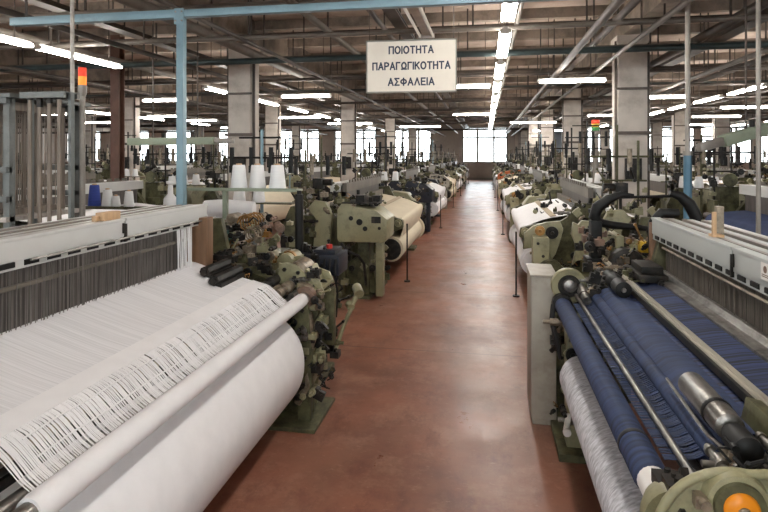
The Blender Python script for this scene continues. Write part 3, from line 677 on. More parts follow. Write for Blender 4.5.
s = -1
W1 = thing('loom', 'big white loom at the left front with a huge white cloth roll', 'loom', (AX, 0, 0), 'looms in rows along the hall')
rails(W1, s, .76, .25, 3.86, 1.64, .105, 2.9, 'alu', 'alu')
MB(s).mm(.792, .80, .3, 3.62, 1.19, 1.50).build('heddle_panel', 'heddle', W1)
for k in (1, 2, 3): MB(s).mm(.79 + .12 * k, .80 + .12 * k, .3, 3.62, 1.17, 1.54).build('heddle_panel', 'heddle', W1)
MB(s).mm(.775, .787, .3, 3.62, 1.405, 1.425).build('heddle_bar', 'brown_rail', W1)
rg = random.Random(5); w = MB(s)
y = .32
while y < 3.6:
    a = rg.uniform(.772, .788); w.beam((a, y, 1.16 + rg.uniform(0, .05)), (a + rg.uniform(-.006, .006), y + rg.uniform(-.008, .008), 1.50), .0028, .0028); y += rg.uniform(.006, .02)
o = w.build('heddle_wires', 'wire', W1); o['kind'] = 'stuff'
w = MB(s)
for k in range(26):
    y = 3.47 + k * .0075; a = rg.uniform(.76, .785); w.beam((a - .01, y, 1.16), (a, y + rg.uniform(-.02, .02), 1.5), .004, .004)
o = w.build('selvedge_yarns', 'thread', W1); o['kind'] = 'stuff'; o['label'] = 'white yarns hanging at the end of the healds'
MB(s).mm(.70, 1.25, 3.74, 3.84, .95, 1.55).build('end_board', 'wood', W1, .006)
MB(s).cyl((.74, 2.2, 1.53), (.74, 3.95, 1.53), .006, n=6).build('guide_rod', 'steel', W1)
# warp
MB(s).sheet([(1.3, 1.225), (.80, 1.225), (.76, 1.215), (.6, 1.168), (.46, 1.128), (.34, 1.10)], 1.0, 3.76, .005).build('warp_sheet', 'white_warp', W1)
MB(s).sheet([(.358, 1.107), (.31, 1.095), (.266, 1.084)], 1.0, 3.77, .003).build('edge_band', 'white_cloth', W1)
w = MB(s); prof = [(.27, 1.086), (.238, 1.074), (.205, 1.05), (.172, 1.018), (.14, .985), (.105, .962)]
y = 1.5; k = 0
while y < 3.78:
    gap = rg.random()
    wd = rg.uniform(.003, .007)
    dz = rg.uniform(-.003, .002)
    y1 = y + rg.uniform(-.006, .006)
    pts = [(a, y + (y1 - y) * i / 5, z + dz * math.sin(i)) for i, (a, z) in enumerate(prof)]
    vs = []; 
    for (a, yy, z) in pts: vs += [(a, yy, z), (a, yy + wd, z), (a, yy + wd, z - .002), (a, yy, z - .002)]
    fs = []
    for i in range(5):
        for q in range(4): fs.append((i * 4 + q, i * 4 + (q + 1) % 4, i * 4 + 4 + (q + 1) % 4, i * 4 + 4 + q))
    w.add(vs, fs)
    y += wd + (rg.uniform(.01, .026) if gap < .02 else rg.uniform(.0015, .004) if gap < .26 else rg.uniform(.0002, .0012))
o = w.build('warp_threads', 'thread', W1); o['kind'] = 'stuff'
for (a, z) in ((.222, 1.066), (.165, 1.014)):
    MB(s).tube([(a, 1.6 + k * .16, z + .004 * math.sin(k * 2.1)) for k in range(14)], .0035, 5).build('cross_yarn', 'thread', W1)
cr = MB(s).lathe([(.046, 1.44), (.05, 1.47), (.05, 3.93), (.046, 3.94)], (.05, 0, .94), 'y', 24).build('breast_roller', 'white_cloth', W1)
MB(s).lathe([(.03, 1.2), (.036, 1.22), (.036, 1.46)], (.05, 0, .94), 'y', 16).build('roller_shaft', 'steel', cr)
MB(s).lathe([(.044, 3.94), (.044, 4.0), (.038, 4.01)], (.05, 0, .94), 'y', 18).build('roller_shaft', 'steel', cr)
MB(s).lathe([(.04, 3.985), (.078, 3.995), (.082, 4.05), (.06, 4.07)], (.05, 0, .94), 'y', 20).build('roller_collar', 'rust', cr)
big = MB(s).lathe([(.1, 1.2), (.345, 1.22), (.375, 1.26), (.377, 2.4), (.375, 3.80), (.355, 3.86), (.1, 3.88)], (.36, 0, .515), 'y', 56).build('cloth_roll', 'white_cloth', W1)
MB(s).lathe([(.06, .9), (.06, 1.25)], (.36, 0, .515), 'y', 14).build('roll_core', 'steel', big)
MB(s).sheet([(.05, .889), (.075, .895), (.11, .85), (.16, .845)], 1.62, 3.88, .004).build('cloth', 'white_cloth', W1)
# rods under the threads
for (a, z, r, m) in ((.30, .98, .04, 'iron'), (.17, .915, .028, 'steel'), (.45, 1.03, .035, 'iron'), (.245, 1.02, .016, 'tan_metal')):
    MB(s).cyl((a, 1.1, z), (a, 3.98, z), r, n=12).build('guide_roller', m, W1)
MB(s).mm(.3, .7, 1.1, 3.9, .88, .92).build('under_plate', 'iron', W1)
# temples (black ribbed bars)
for (a, y0, y1, z) in ((.48, 3.42, 3.80, 1.175), (.60, 3.52, 3.86, 1.21)):
    b = MB(s).cyl((a, y0, z), (a, y1, z), .036, n=8).mm(a - .045, a + .045, y0 + .02, y1, z - .05, z - .02).cyl((a, y0 - .012, z), (a, y0, z), .022, n=10)
    b.build('temple', 'iron', W1)
# near side frame (mostly outside the photo)
MB(s).prism([(.06, 0), (.5, 0), (.6, .4), (1.2, .4), (1.3, 0), (1.7, 0), (1.6, .9), (1.2, 1.15), (1.1, 1.5), (.75, 1.5), (.66, 1.12), (.1, 1.02), (-.02, .85), (.05, .5)], 1.02, 1.1).build('side_frame', 'green2', W1, .01)
# far side frame
prof = [(.02, .03), (.34, .03), (.36, .5), (.5, .62), (1.2, .62), (1.3, .03), (1.6, .03), (1.58, .9), (1.2, 1.12), (1.1, 1.5), (.78, 1.5), (.7, 1.14), (.45, 1.06), (.2, 1.0), (.0, .95), (-.02, .8), (.06, .62)]
MB(s).prism(prof, 4.12, 4.18).build('side_frame', 'green2', W1, .008)
MB(s).mm(-.07, .32, 3.86, 4.42, 0, .03).build('base_plate', 'green2', W1, .006)
MB(s).prism([(.0, .03), (.10, .03), (.09, .45), (.14, .9), (.02, .9), (-.01, .5)], 3.98, 4.04).build('leg', 'green2', W1, .006)
MB(s).prism([(.04, .03), (.13, .03), (.12, .95), (.0, .95)], 4.28, 4.40).build('leg', 'green', W1, .008)
MB(s).prism([(.24, .03), (.33, .03), (.31, .95), (.24, .95)], 4.3, 4.38).build('leg', 'green2', W1, .008)
for z in (.25, .5, .72): MB(s).beam((.06, 4.1, z), (.06, 4.5, z + .06), .05, .07).build('cross_brace', 'green', W1, .006)
# quarter round bracket with ribs on the frame top
qp = [(-.06, .96), (.30, .96), (.30, 1.17)] + arc(.24, 1.0, .17, 75, 150, 6) + [(-.02, 1.05)]
MB(s).prism(qp, 4.12, 4.15).build('roller_bracket', 'green', W1, .005)
MB(s).prism(qp, 4.42, 4.45).build('roller_bracket', 'green', W1, .005)
MB(s).prism([(-.05, .965), (.28, .965), (.28, .99), (-.05, .99)], 4.15, 4.42).prism([(.02, .99), (.08, 1.12), (.1, 1.12), (.05, .99)], 4.15, 4.42).build('bracket_web', 'green', W1, .004)
MB(s).lathe([(.05, 4.16), (.09, 4.18), (.09, 4.38), (.05, 4.4)], (.17, 0, 1.08), 'y', 20).build('bracket_drum', 'tan_metal', W1)
for (a, z, y0, y1, r, m) in ((.2, 1.0, 3.82, 4.12, .036, 'tan_metal'), (.32, 1.04, 3.82, 4.14, .034, 'iron'), (.12, .965, 3.9, 4.1, .028, 'steel')):
    MB(s).lathe([(r, y0), (r, y0 + .1), (r * .7, y0 + .11), (r * .7, y0 + .16), (r * 1.25, y0 + .17), (r * 1.25, y1 - .05), (r, y1)], (a, 0, z), 'y', 16).build('roller_end', m, W1)
MB(s).prism([(-.04, .90), (.06, .88), (.12, .98), (.10, 1.04), (.02, 1.02)], 4.02, 4.1).build('clamp', 'tan_metal', W1, .006)
bolts(W1, s, ((.02, 1.0), (.25, 1.0), (.25, 1.12), (.14, 1.1)), 4.11, .016)
bolts(W1, s, ((.06, .7), (.04, .5), (.06, .85), (.05, .3)), 3.975, .016)
MB(s).tube([(.02, 4.72, .28), (-.03, 4.85, .48), (-.09, 4.98, .66), (-.12, 5.05, .75)], [.018, .018, .022, .03], 10).cyl((-.14, 5.0, .73), (-.09, 5.1, .77), .045, n=12).cyl((-.08, 4.93, .62), (-.04, 5.0, .64), .035, n=10).build('hand_lever', 'green', W1)
MB(s).cyl((-.01, 4.42, .95), (-.01, 4.42, .52), .01, n=6).cyl((-.01, 4.42, .52), (-.01, 4.42, .40), .055, n=12).build('balance_weight', 'iron', W1)
MB(s).mm(-.1, .02, 4.28, 4.34, .5, .95).mm(-.03, .05, 4.4, 4.5, .6, .9).build('frame_rib', 'green2', W1, .006)
MB(s).tube([(.1, 3.98, .16), (.02, 4.0, .3), (.04, 4.02, .5), (.0, 4.03, .62), (.03, 4.02, .82)], .03, 8).build('pull_rod', 'tan_metal', W1)
MB(s).prism([(.3, .0), (.52, 0), (.5, .16), (.36, .2)], 3.92, 4.1).build('foot_block', 'tan_metal', W1, .01)
# black post, motor box with red button
MB(s).cyl((.34, 4.72, .95), (.34, 4.72, 1.66), .036, n=14).cyl((.34, 4.72, 1.66), (.34, 4.72, 1.69), .02, n=10).cyl((.34, 4.72, .93), (.34, 4.72, .98), .07, n=14).build('black_post', 'black', W1)
mo = MB(s).mm(-.02, .40, 4.72, 5.05, .95, 1.13).mm(.02, .22, 4.75, 5.0, 1.13, 1.17).build('motor_box', 'navy_paint', W1, .012)
MB(s).cyl((.1, 4.85, 1.17), (.1, 4.85, 1.205), .028, n=12).build('stop_button', 'red', mo)['label'] = 'red stop button'
for k in range(7):
    MB(s).tube([(.0 + .05 * k, 4.7, 1.1), (.0 + .05 * k, 4.66, 1.02 - .02 * (k % 3)), (-.02 + .05 * k, 4.68, .8), (.05 * k, 4.7, .6)], .01, 6).build('motor_cable', 'cable', W1)
MB(s).mm(.16, .42, 4.75, 5.0, .06, .95).build('motor_pedestal', 'green2', W1, .01)
MB(s).mm(.12, .46, 4.7, 5.1, 0, .06).build('pedestal_foot', 'green2', W1, .008)
# weft side machinery behind the post
MB(s).prism([(.42, .0), (.8, 0), (.8, .8), (.9, 1.0), (.86, 1.1), (.6, 1.1), (.42, 1.0)], 4.3, 4.5).build('casting', 'green', W1, .015)
MB(s).prism([(.9, 0), (1.3, 0), (1.3, 1.05), (1.2, 1.18), (1.0, 1.18), (.9, 1.0)], 4.4, 4.6).build('casting', 'green2', W1, .015)
MB(s).mm(.55, .8, 4.6, 5.1, .3, 1.12).build('casting', 'green2', W1, .015)
for (a, y) in ((.44, 4.32), (.27, 4.36)):
    g = MB(s).prism([(a, 1.10), (a + .13, 1.10), (a + .14, 1.15)] + arc(a + .07, 1.13, .065, 20, 160, 6) + [(a - .01, 1.15)], y, y + .26).build('gear_guard', 'green', W1, .008)
    MB(s).prism([(a - .012, 1.11), (a + .142, 1.11), (a + .15, 1.15)] + arc(a + .07, 1.135, .07, 20, 160, 6) + [(a - .02, 1.15)], y + .08, y + .12).build('guard_band', 'brass', g)
MB(s).mm(.86, 1.06, 4.3, 4.55, 1.22, 1.33).mm(.9, 1.03, 4.33, 4.52, 1.33, 1.36).cyl((.8, 4.42, 1.27), (.86, 4.42, 1.27), .04, n=12).build('weft_motor', 'teal', W1, .012)
MB(s).lathe([(.035, 4.45), (.045, 4.46), (.045, 4.6), (.035, 4.62)], (.86, 0, 1.46), 'y', 16).build('weft_drum', 'tan_metal', W1)
MB(s).tube([(.75 + .07 * math.cos(k * .8), 4.5 + .007 * k, 1.42 + .07 * math.sin(k * .8)) for k in range(40)], .008, 6).build('coil_spring', 'brass', W1)
MB(s).tube([(.6 + .05 * math.cos(k * .8), 4.25 + .006 * k, 1.36 + .05 * math.sin(k * .8)) for k in range(36)], .007, 6).build('coil_spring', 'tan_metal', W1)
clutter(W1, s, (.35, 1.0, 3.88, 4.5, 1.1, 1.26), 90, 72, mats=('tan_metal', 'iron', 'steel', 'black', 'brass', 'green2'), scale=.62)
clutter(W1, s, (.4, 1.1, 4.3, 5.0, 1.2, 1.45), 60, 73, mats=('green', 'iron', 'rust', 'black', 'tan_metal', 'green2'), scale=.65)
clutter(W1, s, (-.03, .32, 4.0, 4.45, .12, .95), 80, 74, mats=('green', 'iron', 'green2', 'iron', 'green', 'tan_metal'), scale=.7)
clutter(W1, s, (.0, .4, 4.1, 4.5, .98, 1.12), 26, 75, mats=('green', 'iron', 'tan_metal', 'black', 'steel', 'green'), scale=.6)
clutter(W1, s, (-.08, .0, 3.98, 4.42, .2, .98), 44, 77, mats=('green', 'iron', 'green2', 'black', 'green', 'tan_metal'), scale=.6)
clutter(W1, s, (-.03, .3, 3.92, 3.99, .15, .95), 24, 78, mats=('green', 'iron', 'green2', 'black', 'steel', 'tan_metal'), scale=.6)
clutter(W1, s, (.5, 1.2, 4.1, 4.7, 1.15, 1.36), 70, 79, mats=('tan_metal', 'iron', 'black', 'black', 'brass', 'green'), scale=.55)
clutter(W1, s, (.0, .45, 4.66, 5.05, 1.02, 1.16), 24, 80, mats=('black', 'iron', 'black', 'navy_paint', 'iron', 'black'), scale=.6)
clutter(W1, s, (.0, .4, 4.68, 5.05, .3, 1.05), 34, 76, scale=.7, mats=('green2', 'iron', 'iron', 'black', 'tan_metal', 'green2'))
# back of the loom
wbm = MB(s).lathe([(.1, .4), (.3, .42), (.3, 3.7), (.1, 3.72)], (1.75, 0, .6), 'y', 28).build('warp_beam', 'white_cloth', W1)
for y in (.4, 3.72): MB(s).lathe([(.4, y - .02), (.41, y), (.4, y + .02)], (1.75, 0, .6), 'y', 28).build('beam_flange', 'iron', wbm)
MB(s).sheet([(2.05, .62), (1.8, 1.14), (1.75, 1.16), (1.3, 1.19)], .45, 3.66, .005).build('back_warp', 'white_warp', W1)
MB(s).cyl((1.75, .3, 1.1), (1.75, 4.2, 1.1), .05, n=12).build('back_rest', 'steel', W1)

# ------------------------------------------------------------------ front right loom, navy
s = 1
N1 = thing('loom', 'loom at the right front weaving navy yarn, grey cloth roll below', 'loom', (BX, 0, 0), 'looms in rows along the hall')
rails(N1, s, .735, .3, 4.42, 1.545, .12, 3.05, 'alu_blue', 'alu_blue')
MB(s).mm(.775, .785, .35, 4.2, 1.1, 1.39).build('heddle_panel', 'heddle_brown', N1)
for k in (1, 2, 3): MB(s).mm(.775 + .12 * k, .785 + .12 * k, .35, 4.2, 1.1, 1.42).build('heddle_panel', 'heddle_brown', N1)
w = MB(s); y = .36
while y < 4.18:
    a = rg.uniform(.755, .77); w.beam((a, y, 1.15), (a, y + rg.uniform(-.006, .006), 1.37), .003, .003); y += rg.uniform(.012, .03)
o = w.build('heddle_wires', 'brown_rail', N1); o['kind'] = 'stuff'
MB(s).cyl((.745, .35, 1.355), (.745, 4.2, 1.355), .008, n=8).build('guide_rod', 'tan_metal', N1)
MB(s).prism([(.67, 1.145), (.74, 1.15), (.765, 1.2), (.74, 1.2), (.725, 1.17), (.67, 1.16)], .3, 4.2).build('reed_cap', 'steel', N1, .003)
MB(s).mm(.735, 1.2, 4.43, 4.5, 1.0, 1.5).build('end_board', 'wood', N1, .006)
st = MB(s).mm(.7275, .7290, 3.16 - .5, 3.24 - .5, 1.455, 1.53).build('sticker', 'paper', N1)
MB(s).lathe([(.016, 0), (.016, .0006)], (.7267, 2.70, 1.502), 'x', 14).mm(.7267, .7274, 2.67, 2.73, 1.468, 1.472).mm(.7267, .7274, 2.67, 2.73, 1.476, 1.480).build('sticker_print', 'rust', st)
# navy yarn
MB(s).sheet([(1.3, 1.15), (.75, 1.15), (.62, 1.135), (.5, 1.11), (.42, 1.095), (.36, 1.085)], .6, 4.12, .005).build('warp_sheet', 'navy_warp', N1)
MB(s).sheet([(.42, 1.10), (.37, 1.102), (.32, 1.09), (.285, 1.06), (.26, 1.01), (.25, .96)], 1.98, 4.02, .005).build('warp_curtain', 'navy_roll', N1)
w = MB(s); prof = [(.285, 1.055), (.25, 1.02), (.21, .995), (.17, .985), (.12, .98)]
y = 2.0
while y < 4.0:
    wd = rg.uniform(.004, .012); pts = [(a, y + .02 * i / 4, z) for i, (a, z) in enumerate(prof)]; vs = []
    for (a, yy, z) in pts: vs += [(a, yy, z), (a, yy + wd, z), (a, yy + wd, z - .002), (a, yy, z - .002)]
    w.add(vs, [(i * 4 + q, i * 4 + (q + 1) % 4, i * 4 + 4 + (q + 1) % 4, i * 4 + 4 + q) for i in range(4) for q in range(4)])
    y += wd + rg.uniform(.0, .012)
o = w.build('warp_threads', 'navy_roll', N1); o['kind'] = 'stuff'
MB(s).cyl((.27, 1.85, 1.03), (.27, 4.1, 1.03), .035, n=14).build('guide_roller', 'navy_roll', N1)
for (a, z, r, m) in ((.165, 1.0, .013, 'steel'), (.34, 1.03, .028, 'iron'), (.22, .93, .03, 'iron')):
    MB(s).cyl((a, 1.8, z), (a, 4.2, z), r, n=12).build('guide_rod', m, N1)
MB(s).mm(.3, .75, 1.0, 4.1, .86, .9).build('under_plate', 'iron', N1)
nr = MB(s).lathe([(.05, 1.95), (.056, 1.98), (.056, 4.1), (.05, 4.13)], (.065, 0, .94), 'y', 28).build('breast_roller', 'navy_roll', N1)
MB(s).lathe([(.045, 1.86), (.05, 1.87), (.05, 1.955)], (.065, 0, .94), 'y', 20).build('roller_end', 'plastic_white', nr)
MB(s).lathe([(.057, 2.17), (.0585, 2.175), (.0585, 2.19), (.057, 2.195)], (.065, 0, .94), 'y', 28).build('roller_seam', 'black', nr)
MB(s).lathe([(.055, 4.13), (.07, 4.14), (.07, 4.2), (.03, 4.21)], (.065, 0, .94), 'y', 20).build('roller_end', 'black', nr)
gr = MB(s).lathe([(.06, 1.2), (.135, 1.22), (.14, 1.25), (.14, 3.62), (.13, 3.66), (.05, 3.67)], (.12, 0, .62), 'y', 40).build('cloth_roll', 'grey_cloth', N1)
MB(s).cyl((.12, 3.6, .62), (.12, 4.1, .62), .03, n=12).build('roll_core', 'steel', gr)
MB(s).sheet([(.10, .885), (.16, .86), (.2, .80), (.22, .72)], 2.0, 3.6, .004).build('cloth', 'grey_cloth', N1)
# long steel bar across the warp
MB(s).mm(.455, .497, .5, 4.72, 1.125, 1.16).mm(.467, .483, .5, 4.72, 1.16, 1.165).build('reed_bar', 'bar_metal', N1, .003)
MB(s).mm(.44, .455, .5, 4.72, 1.118, 1.15).build('bar_edge', 'iron', N1)
# far end: black cylinder, block, green disc, cabinet
MB(s).lathe([(.03, 3.72), (.05, 3.725), (.052, 3.86), (.044, 3.87), (.052, 3.88), (.052, 4.02), (.035, 4.04), (.035, 4.2)], (.38, 0, 1.155), 'y', 20).build('temple', 'black', N1)
MB(s).lathe([(.012, 3.708), (.016, 3.72)], (.38, 0, 1.155), 'y', 10).build('temple_pin', 'steel', N1)
MB(s).mm(.54, .72, 3.98, 4.35, 1.15, 1.2).mm(.56, .7, 4.02, 4.3, 1.2, 1.25).build('temple_block', 'iron', N1, .008)
d = MB(s).lathe([(.118, 4.2), (.125, 4.21), (.125, 4.25), (.115, 4.27)], (.12, 0, 1.06), 'y', 32).build('end_disc', 'green', N1)
MB(s).lathe([(.02, 4.14), (.045, 4.15), (.05, 4.2)], (.12, 0, 1.07), 'y', 16).build('disc_hub', 'steel', d)
MB(s).lathe([(.075, 4.19), (.08, 4.2)], (.12, 0, 1.06), 'y', 24).build('disc_ring', 'iron', d)
MB(s).cyl((.2, 3.95, 1.02), (.2, 4.2, 1.06), .028, n=12).cyl((.2, 4.05, 1.03), (.2, 4.12, 1.045), .04, n=12).build('roller_end', 'steel', N1)
cb = MB(s).mm(-.14, .04, 4.28, 4.7, .05, 1.1).mm(-.15, .05, 4.27, 4.72, 1.1, 1.12).mm(-.13, .03, 4.3, 4.68, 0, .05).build('cabinet', 'sheet_grey', N1, .008)
MB(s).mm(.005, .02, 4.25, 4.27, .62, .86).mm(.01, .03, 4.255, 4.28, .85, .87).mm(.01, .03, 4.255, 4.28, .61, .63).build('cabinet_handle', 'iron', cb)
prof = [(.06, .0), (.36, 0), (.38, .4), (.5, .55), (1.1, .55), (1.2, 0), (1.5, 0), (1.5, .9), (1.2, 1.1), (1.1, 1.42), (.78, 1.42), (.7, 1.1), (.3, 1.04), (.02, .9), (.04, .5)]
MB(s).prism(prof, 4.36, 4.44).build('side_frame', 'green2', N1, .008)
MB(s).cyl((.02, 3.62, .30), (.05, 3.75, .33), .018, n=8).cyl((.02, 3.6, .298), (.02, 3.58, .296), .025, n=10).build('drain_tap', 'plastic_white', N1)
MB(s).mm(.0, .5, 3.8, 4.34, 0, .05).build('base_plate', 'green2', N1, .006)
for (a, y) in ((.06, 3.9), (.35, 4.1)): MB(s).mm(a, a + .1, y, y + .12, .05, .92).build('leg', 'green', N1, .008)
MB(s).tube([(.0, 4.12, .94), (-.02, 4.05, .85), (.01, 4.0, .72), (.04, 4.02, .6)], .018, 8).build('cable_loop', 'cable', N1)
# near end plate with gear and amber cap
pl = [(-.02, .2), (.66, .2), (.66, 1.1), (.48, 1.14), (.30, 1.14)] + arc(.19, .945, .19, 80, 180, 9) + [(-.0, .7)]
MB(s).prism(pl, 1.66, 1.70).build('end_plate', 'green', N1, .006)
rim = MB(s)
outer = [(.66, 1.105), (.48, 1.148), (.30, 1.148)] + arc(.19, .948, .196, 80, 200, 12)
rim.tube([(a, 1.66, z) for a, z in outer], .013, 10)
rim.build('plate_rim', 'green', N1)
gd = MB(s).lathe([(.06, 1.625), (.078, 1.63), (.08, 1.64), (.085, 1.66)], (.19, 0, 1.07), 'y', 32).build('gear_boss', 'green', N1)
MB(s).lathe([(.05, 1.612), (.064, 1.615), (.066, 1.63)], (.19, 0, 1.07), 'y', 32).build('gear_ring', 'green2', gd)
MB(s).lathe([(.02, 1.595), (.036, 1.598), (.044, 1.606), (.046, 1.62)], (.19, 0, 1.07), 'y', 28).build('amber_cap', 'amber', gd)['label'] = 'amber yellow cap'
MB(s).lathe([(.010, 1.588), (.016, 1.59), (.018, 1.6)], (.19, 0, 1.07), 'y', 12).build('cap_stud', 'tan_metal', gd)
MB(s).lathe([(.05, 1.74), (.09, 1.745), (.095, 1.78), (.07, 1.84)], (.075, 0, .94), 'y', 26).build('roller_ring', 'green', N1)
MB(s).lathe([(.03, 1.735), (.06, 1.738), (.06, 1.745)], (.075, 0, .94), 'y', 20).build('ring_cover', 'rust', N1)
bolts(N1, s, ((.06, 1.02), (.33, 1.1), (.5, 1.08), (.1, .86), (.42, .92)), 1.656, .012)
MB(s).mm(.085, .125, 1.63, 1.66, 1.05, 1.085).cyl((.105, 1.61, 1.07), (.105, 1.66, 1.07), .014, n=10).build('clamp', 'tan_metal', N1)
MB(s).lathe([(.03, 1.93), (.044, 1.94), (.046, 1.99), (.047, 2.28), (.038, 2.29)], (.29, 0, 1.14), 'y', 24).build('temple', 'steel', N1)
MB(s).lathe([(.048, 2.03), (.0505, 2.034), (.0505, 2.046), (.048, 2.05)], (.29, 0, 1.14), 'y', 24).build('temple_ring', 'black', N1)
MB(s).lathe([(.03, 1.8), (.042, 1.81), (.042, 1.9), (.03, 1.93)], (.29, 0, 1.13), 'y', 18).build('temple_end', 'black', N1)
MB(s).prism([(.34, 1.06), (.42, 1.06), (.44, 1.13), (.40, 1.17), (.35, 1.165)], 1.76, 1.82).build('temple_bracket', 'green2', N1, .006)
MB(s).prism([(.38, 1.08), (.44, 1.08), (.45, 1.17), (.40, 1.18)], 1.84, 2.1).build('temple_bracket', 'green2', N1, .006)
MB(s).tube([(.24, 2.4, 1.11), (.235, 2.1, 1.10), (.24, 1.98, 1.09), (.27, 1.9, 1.08)], .006, 6).build('guide_wire', 'steel', N1)
clutter(N1, s, (.22, .5, 1.74, 1.9, 1.0, 1.13), 34, 81, mats=('tan_metal', 'iron', 'steel', 'black', 'steel', 'black'), scale=.6)
clutter(N1, s, (.06, .2, 1.76, 1.9, .96, 1.03), 8, 82, mats=('iron', 'iron', 'steel', 'black', 'steel', 'black'), scale=.7)
clutter(N1, s, (.1, .6, 1.5, 1.65, .3, .9), 8, 83, mats=('green', 'iron', 'steel', 'black', 'steel', 'black'), scale=.8)
clutter(N1, s, (.2, .72, 4.0, 4.5, 1.04, 1.17), 70, 84, mats=('iron', 'iron', 'steel', 'black', 'tan_metal', 'green2'), scale=.62)
clutter(N1, s, (.35, 1.05, 4.5, 5.4, 1.08, 1.34), 100, 85, mats=('rust', 'iron', 'brass', 'black', 'tan_metal', 'green'), scale=.7)
clutter(N1, s, (.0, .3, 3.75, 4.3, .1, .9), 44, 86, scale=.75, mats=('green', 'iron', 'steel', 'black', 'tan_metal', 'green2'))
MB(s).mm(.55, 1.1, 4.75, 5.35, .5, 1.05).build('gear_case', 'green2', N1, .015)
for (a, y) in ((.58, 4.8), (.97, 4.8), (.58, 5.22), (.97, 5.22)): MB(s).mm(a, a + .1, y, y + .1, 0, .5).build('leg', 'green2', N1)
MB(s).lathe([(.1, 4.62), (.13, 4.64), (.13, 4.74), (.1, 4.75)], (.62, 0, 1.14), 'y', 20).build('gear_wheel', 'iron', N1)
MB(s).mm(.78, .86, 4.9, 5.0, 1.2, 1.29).lathe([(.03, 4.86), (.035, 4.9)], (.82, 0, 1.25), 'y', 12).build('yellow_cover', 'yellow', N1, .01)
MB(s).mm(.58, .64, 4.85, 5.2, 1.05, 1.34).build('casting', 'green', N1, .01)
# black lifting arms behind
lp = [(1.22 - BX, 5.0, 1.665), (1.12 - BX, 5.0, 1.672), (1.02 - BX, 5.0, 1.63), (.93 - BX, 5.0, 1.56), (.905 - BX, 5.0, 1.48), (.95 - BX, 5.0, 1.43), (1.06 - BX, 5.0, 1.41), (1.22 - BX, 5.0, 1.40), (1.36 - BX, 5.0, 1.385)]
MB(s).tube(lp, [.014, .026, .042, .05, .048, .038, .034, .028, .02], 10).build('lifting_arm', 'black', N1)
rp = [(1.50 - BX, 5.0, 1.69), (1.58 - BX, 5.0, 1.665), (1.65 - BX, 5.0, 1.60), (1.70 - BX, 5.0, 1.50), (1.72 - BX, 5.0, 1.36), (1.72 - BX, 5.0, 1.1), (1.72 - BX, 5.0, .02)]
MB(s).tube(rp, [.028, .04, .05, .05, .036, .03, .03], 10).build('lifting_arm', 'black', N1)
MB(s).cyl((1.08 - BX, 5.0, 1.645), (1.56 - BX, 5.0, 1.665), .012, n=8).build('arm_rod', 'black', N1)
MB(s).mm(.40, .49, 4.95, 5.07, 1.05, 1.45).mm(.36, .52, 4.9, 5.1, 1.08, 1.14).build('arm_column', 'black', N1, .01)
MB(s).tube([(.77, 4.53, 1.12), (.76, 4.53, 1.35), (.77, 4.53, 1.5), (.83, 4.53, 1.565), (.95, 4.53, 1.565)], [.02, .024, .03, .04, .036], 10).build('end_arch', 'black', N1)
wbm = MB(s).lathe([(.1, .4), (.3, .42), (.3, 4.1), (.1, 4.12)], (1.62, 0, .6), 'y', 28).build('warp_beam', 'navy_roll', N1)
for y in (.4, 4.12): MB(s).lathe([(.4, y - .02), (.41, y), (.4, y + .02)], (1.62, 0, .6), 'y', 28).build('beam_flange', 'iron', wbm)
MB(s).sheet([(1.92, .62), (1.68, 1.1), (1.62, 1.13), (1.3, 1.15)], .6, 4.06, .005).build('back_warp', 'navy_warp', N1)

# ------------------------------------------------------------------ cones and stands
def make_cone(name, label, loc, h=.2, r=.078, m='yarn', group=None):
    t = thing(name, label, 'yarn cone', loc, group)
    MB().lathe([(r * .95, .004), (r, .012), (r * .74, h - .012), (r * .68, h)], (0, 0, 0), 'z', 24).build('yarn', m, t)
    MB().lathe([(r * .5, 0), (r * .42, .004)], (0, 0, 0), 'z', 14).lathe([(r * .36, h), (r * .36, h + .012), (r * .26, h + .014)], (0, 0, 0), 'z', 14).build('cone_core', 'pale_wood', t)
    return t
def shelf_stand(name, label, x0, x1, y, z, m, depth=.16, posts=(.2, .8)):
    t = thing(name, label, 'stand', ((x0 + x1) / 2, y, 0))
    w = (x1 - x0) / 2
    MB().mm(-w, w, -depth / 2, depth / 2, z - .02, z).mm(-w, w, -depth / 2, -depth / 2 + .008, z, z + .012).build('shelf', m, t, .003)
    for p in posts:
        x = -w + 2 * w * p
        MB().mm(x - .022, x + .022, -.022, .022, .02, z - .02).mm(x - .09, x + .09, -.09, .09, 0, .02).build('post', m, t)
    return t
shelf_stand('cone_stand', 'thin green shelf holding three big white cones behind the white loom', -2.93, -1.78, 5.2, 1.672, 'pale_green', .2, (.33,))
for i, (px, nm) in enumerate(((239, 'first of three from the blue gantry post'), (257.5, 'middle one of three'), (277.5, 'last of three, nearest the black post'))):
    u = (px - 384) / 560; k = (-math.sin(YAW) + u * math.cos(YAW)) / (math.cos(YAW) + u * math.sin(YAW))
    make_cone('yarn_cone', 'big white cone on the thin green shelf, ' + nm, (k * 5.2, 5.2, 1.672), .235, .083, group='cones on the green shelf')
shelf_stand('cone_stand', 'low green shelf of yarn cones behind the aluminium rails of the white loom', -4.75, -3.25, 5.6, 1.43, 'green2', .22, (.1, .9))
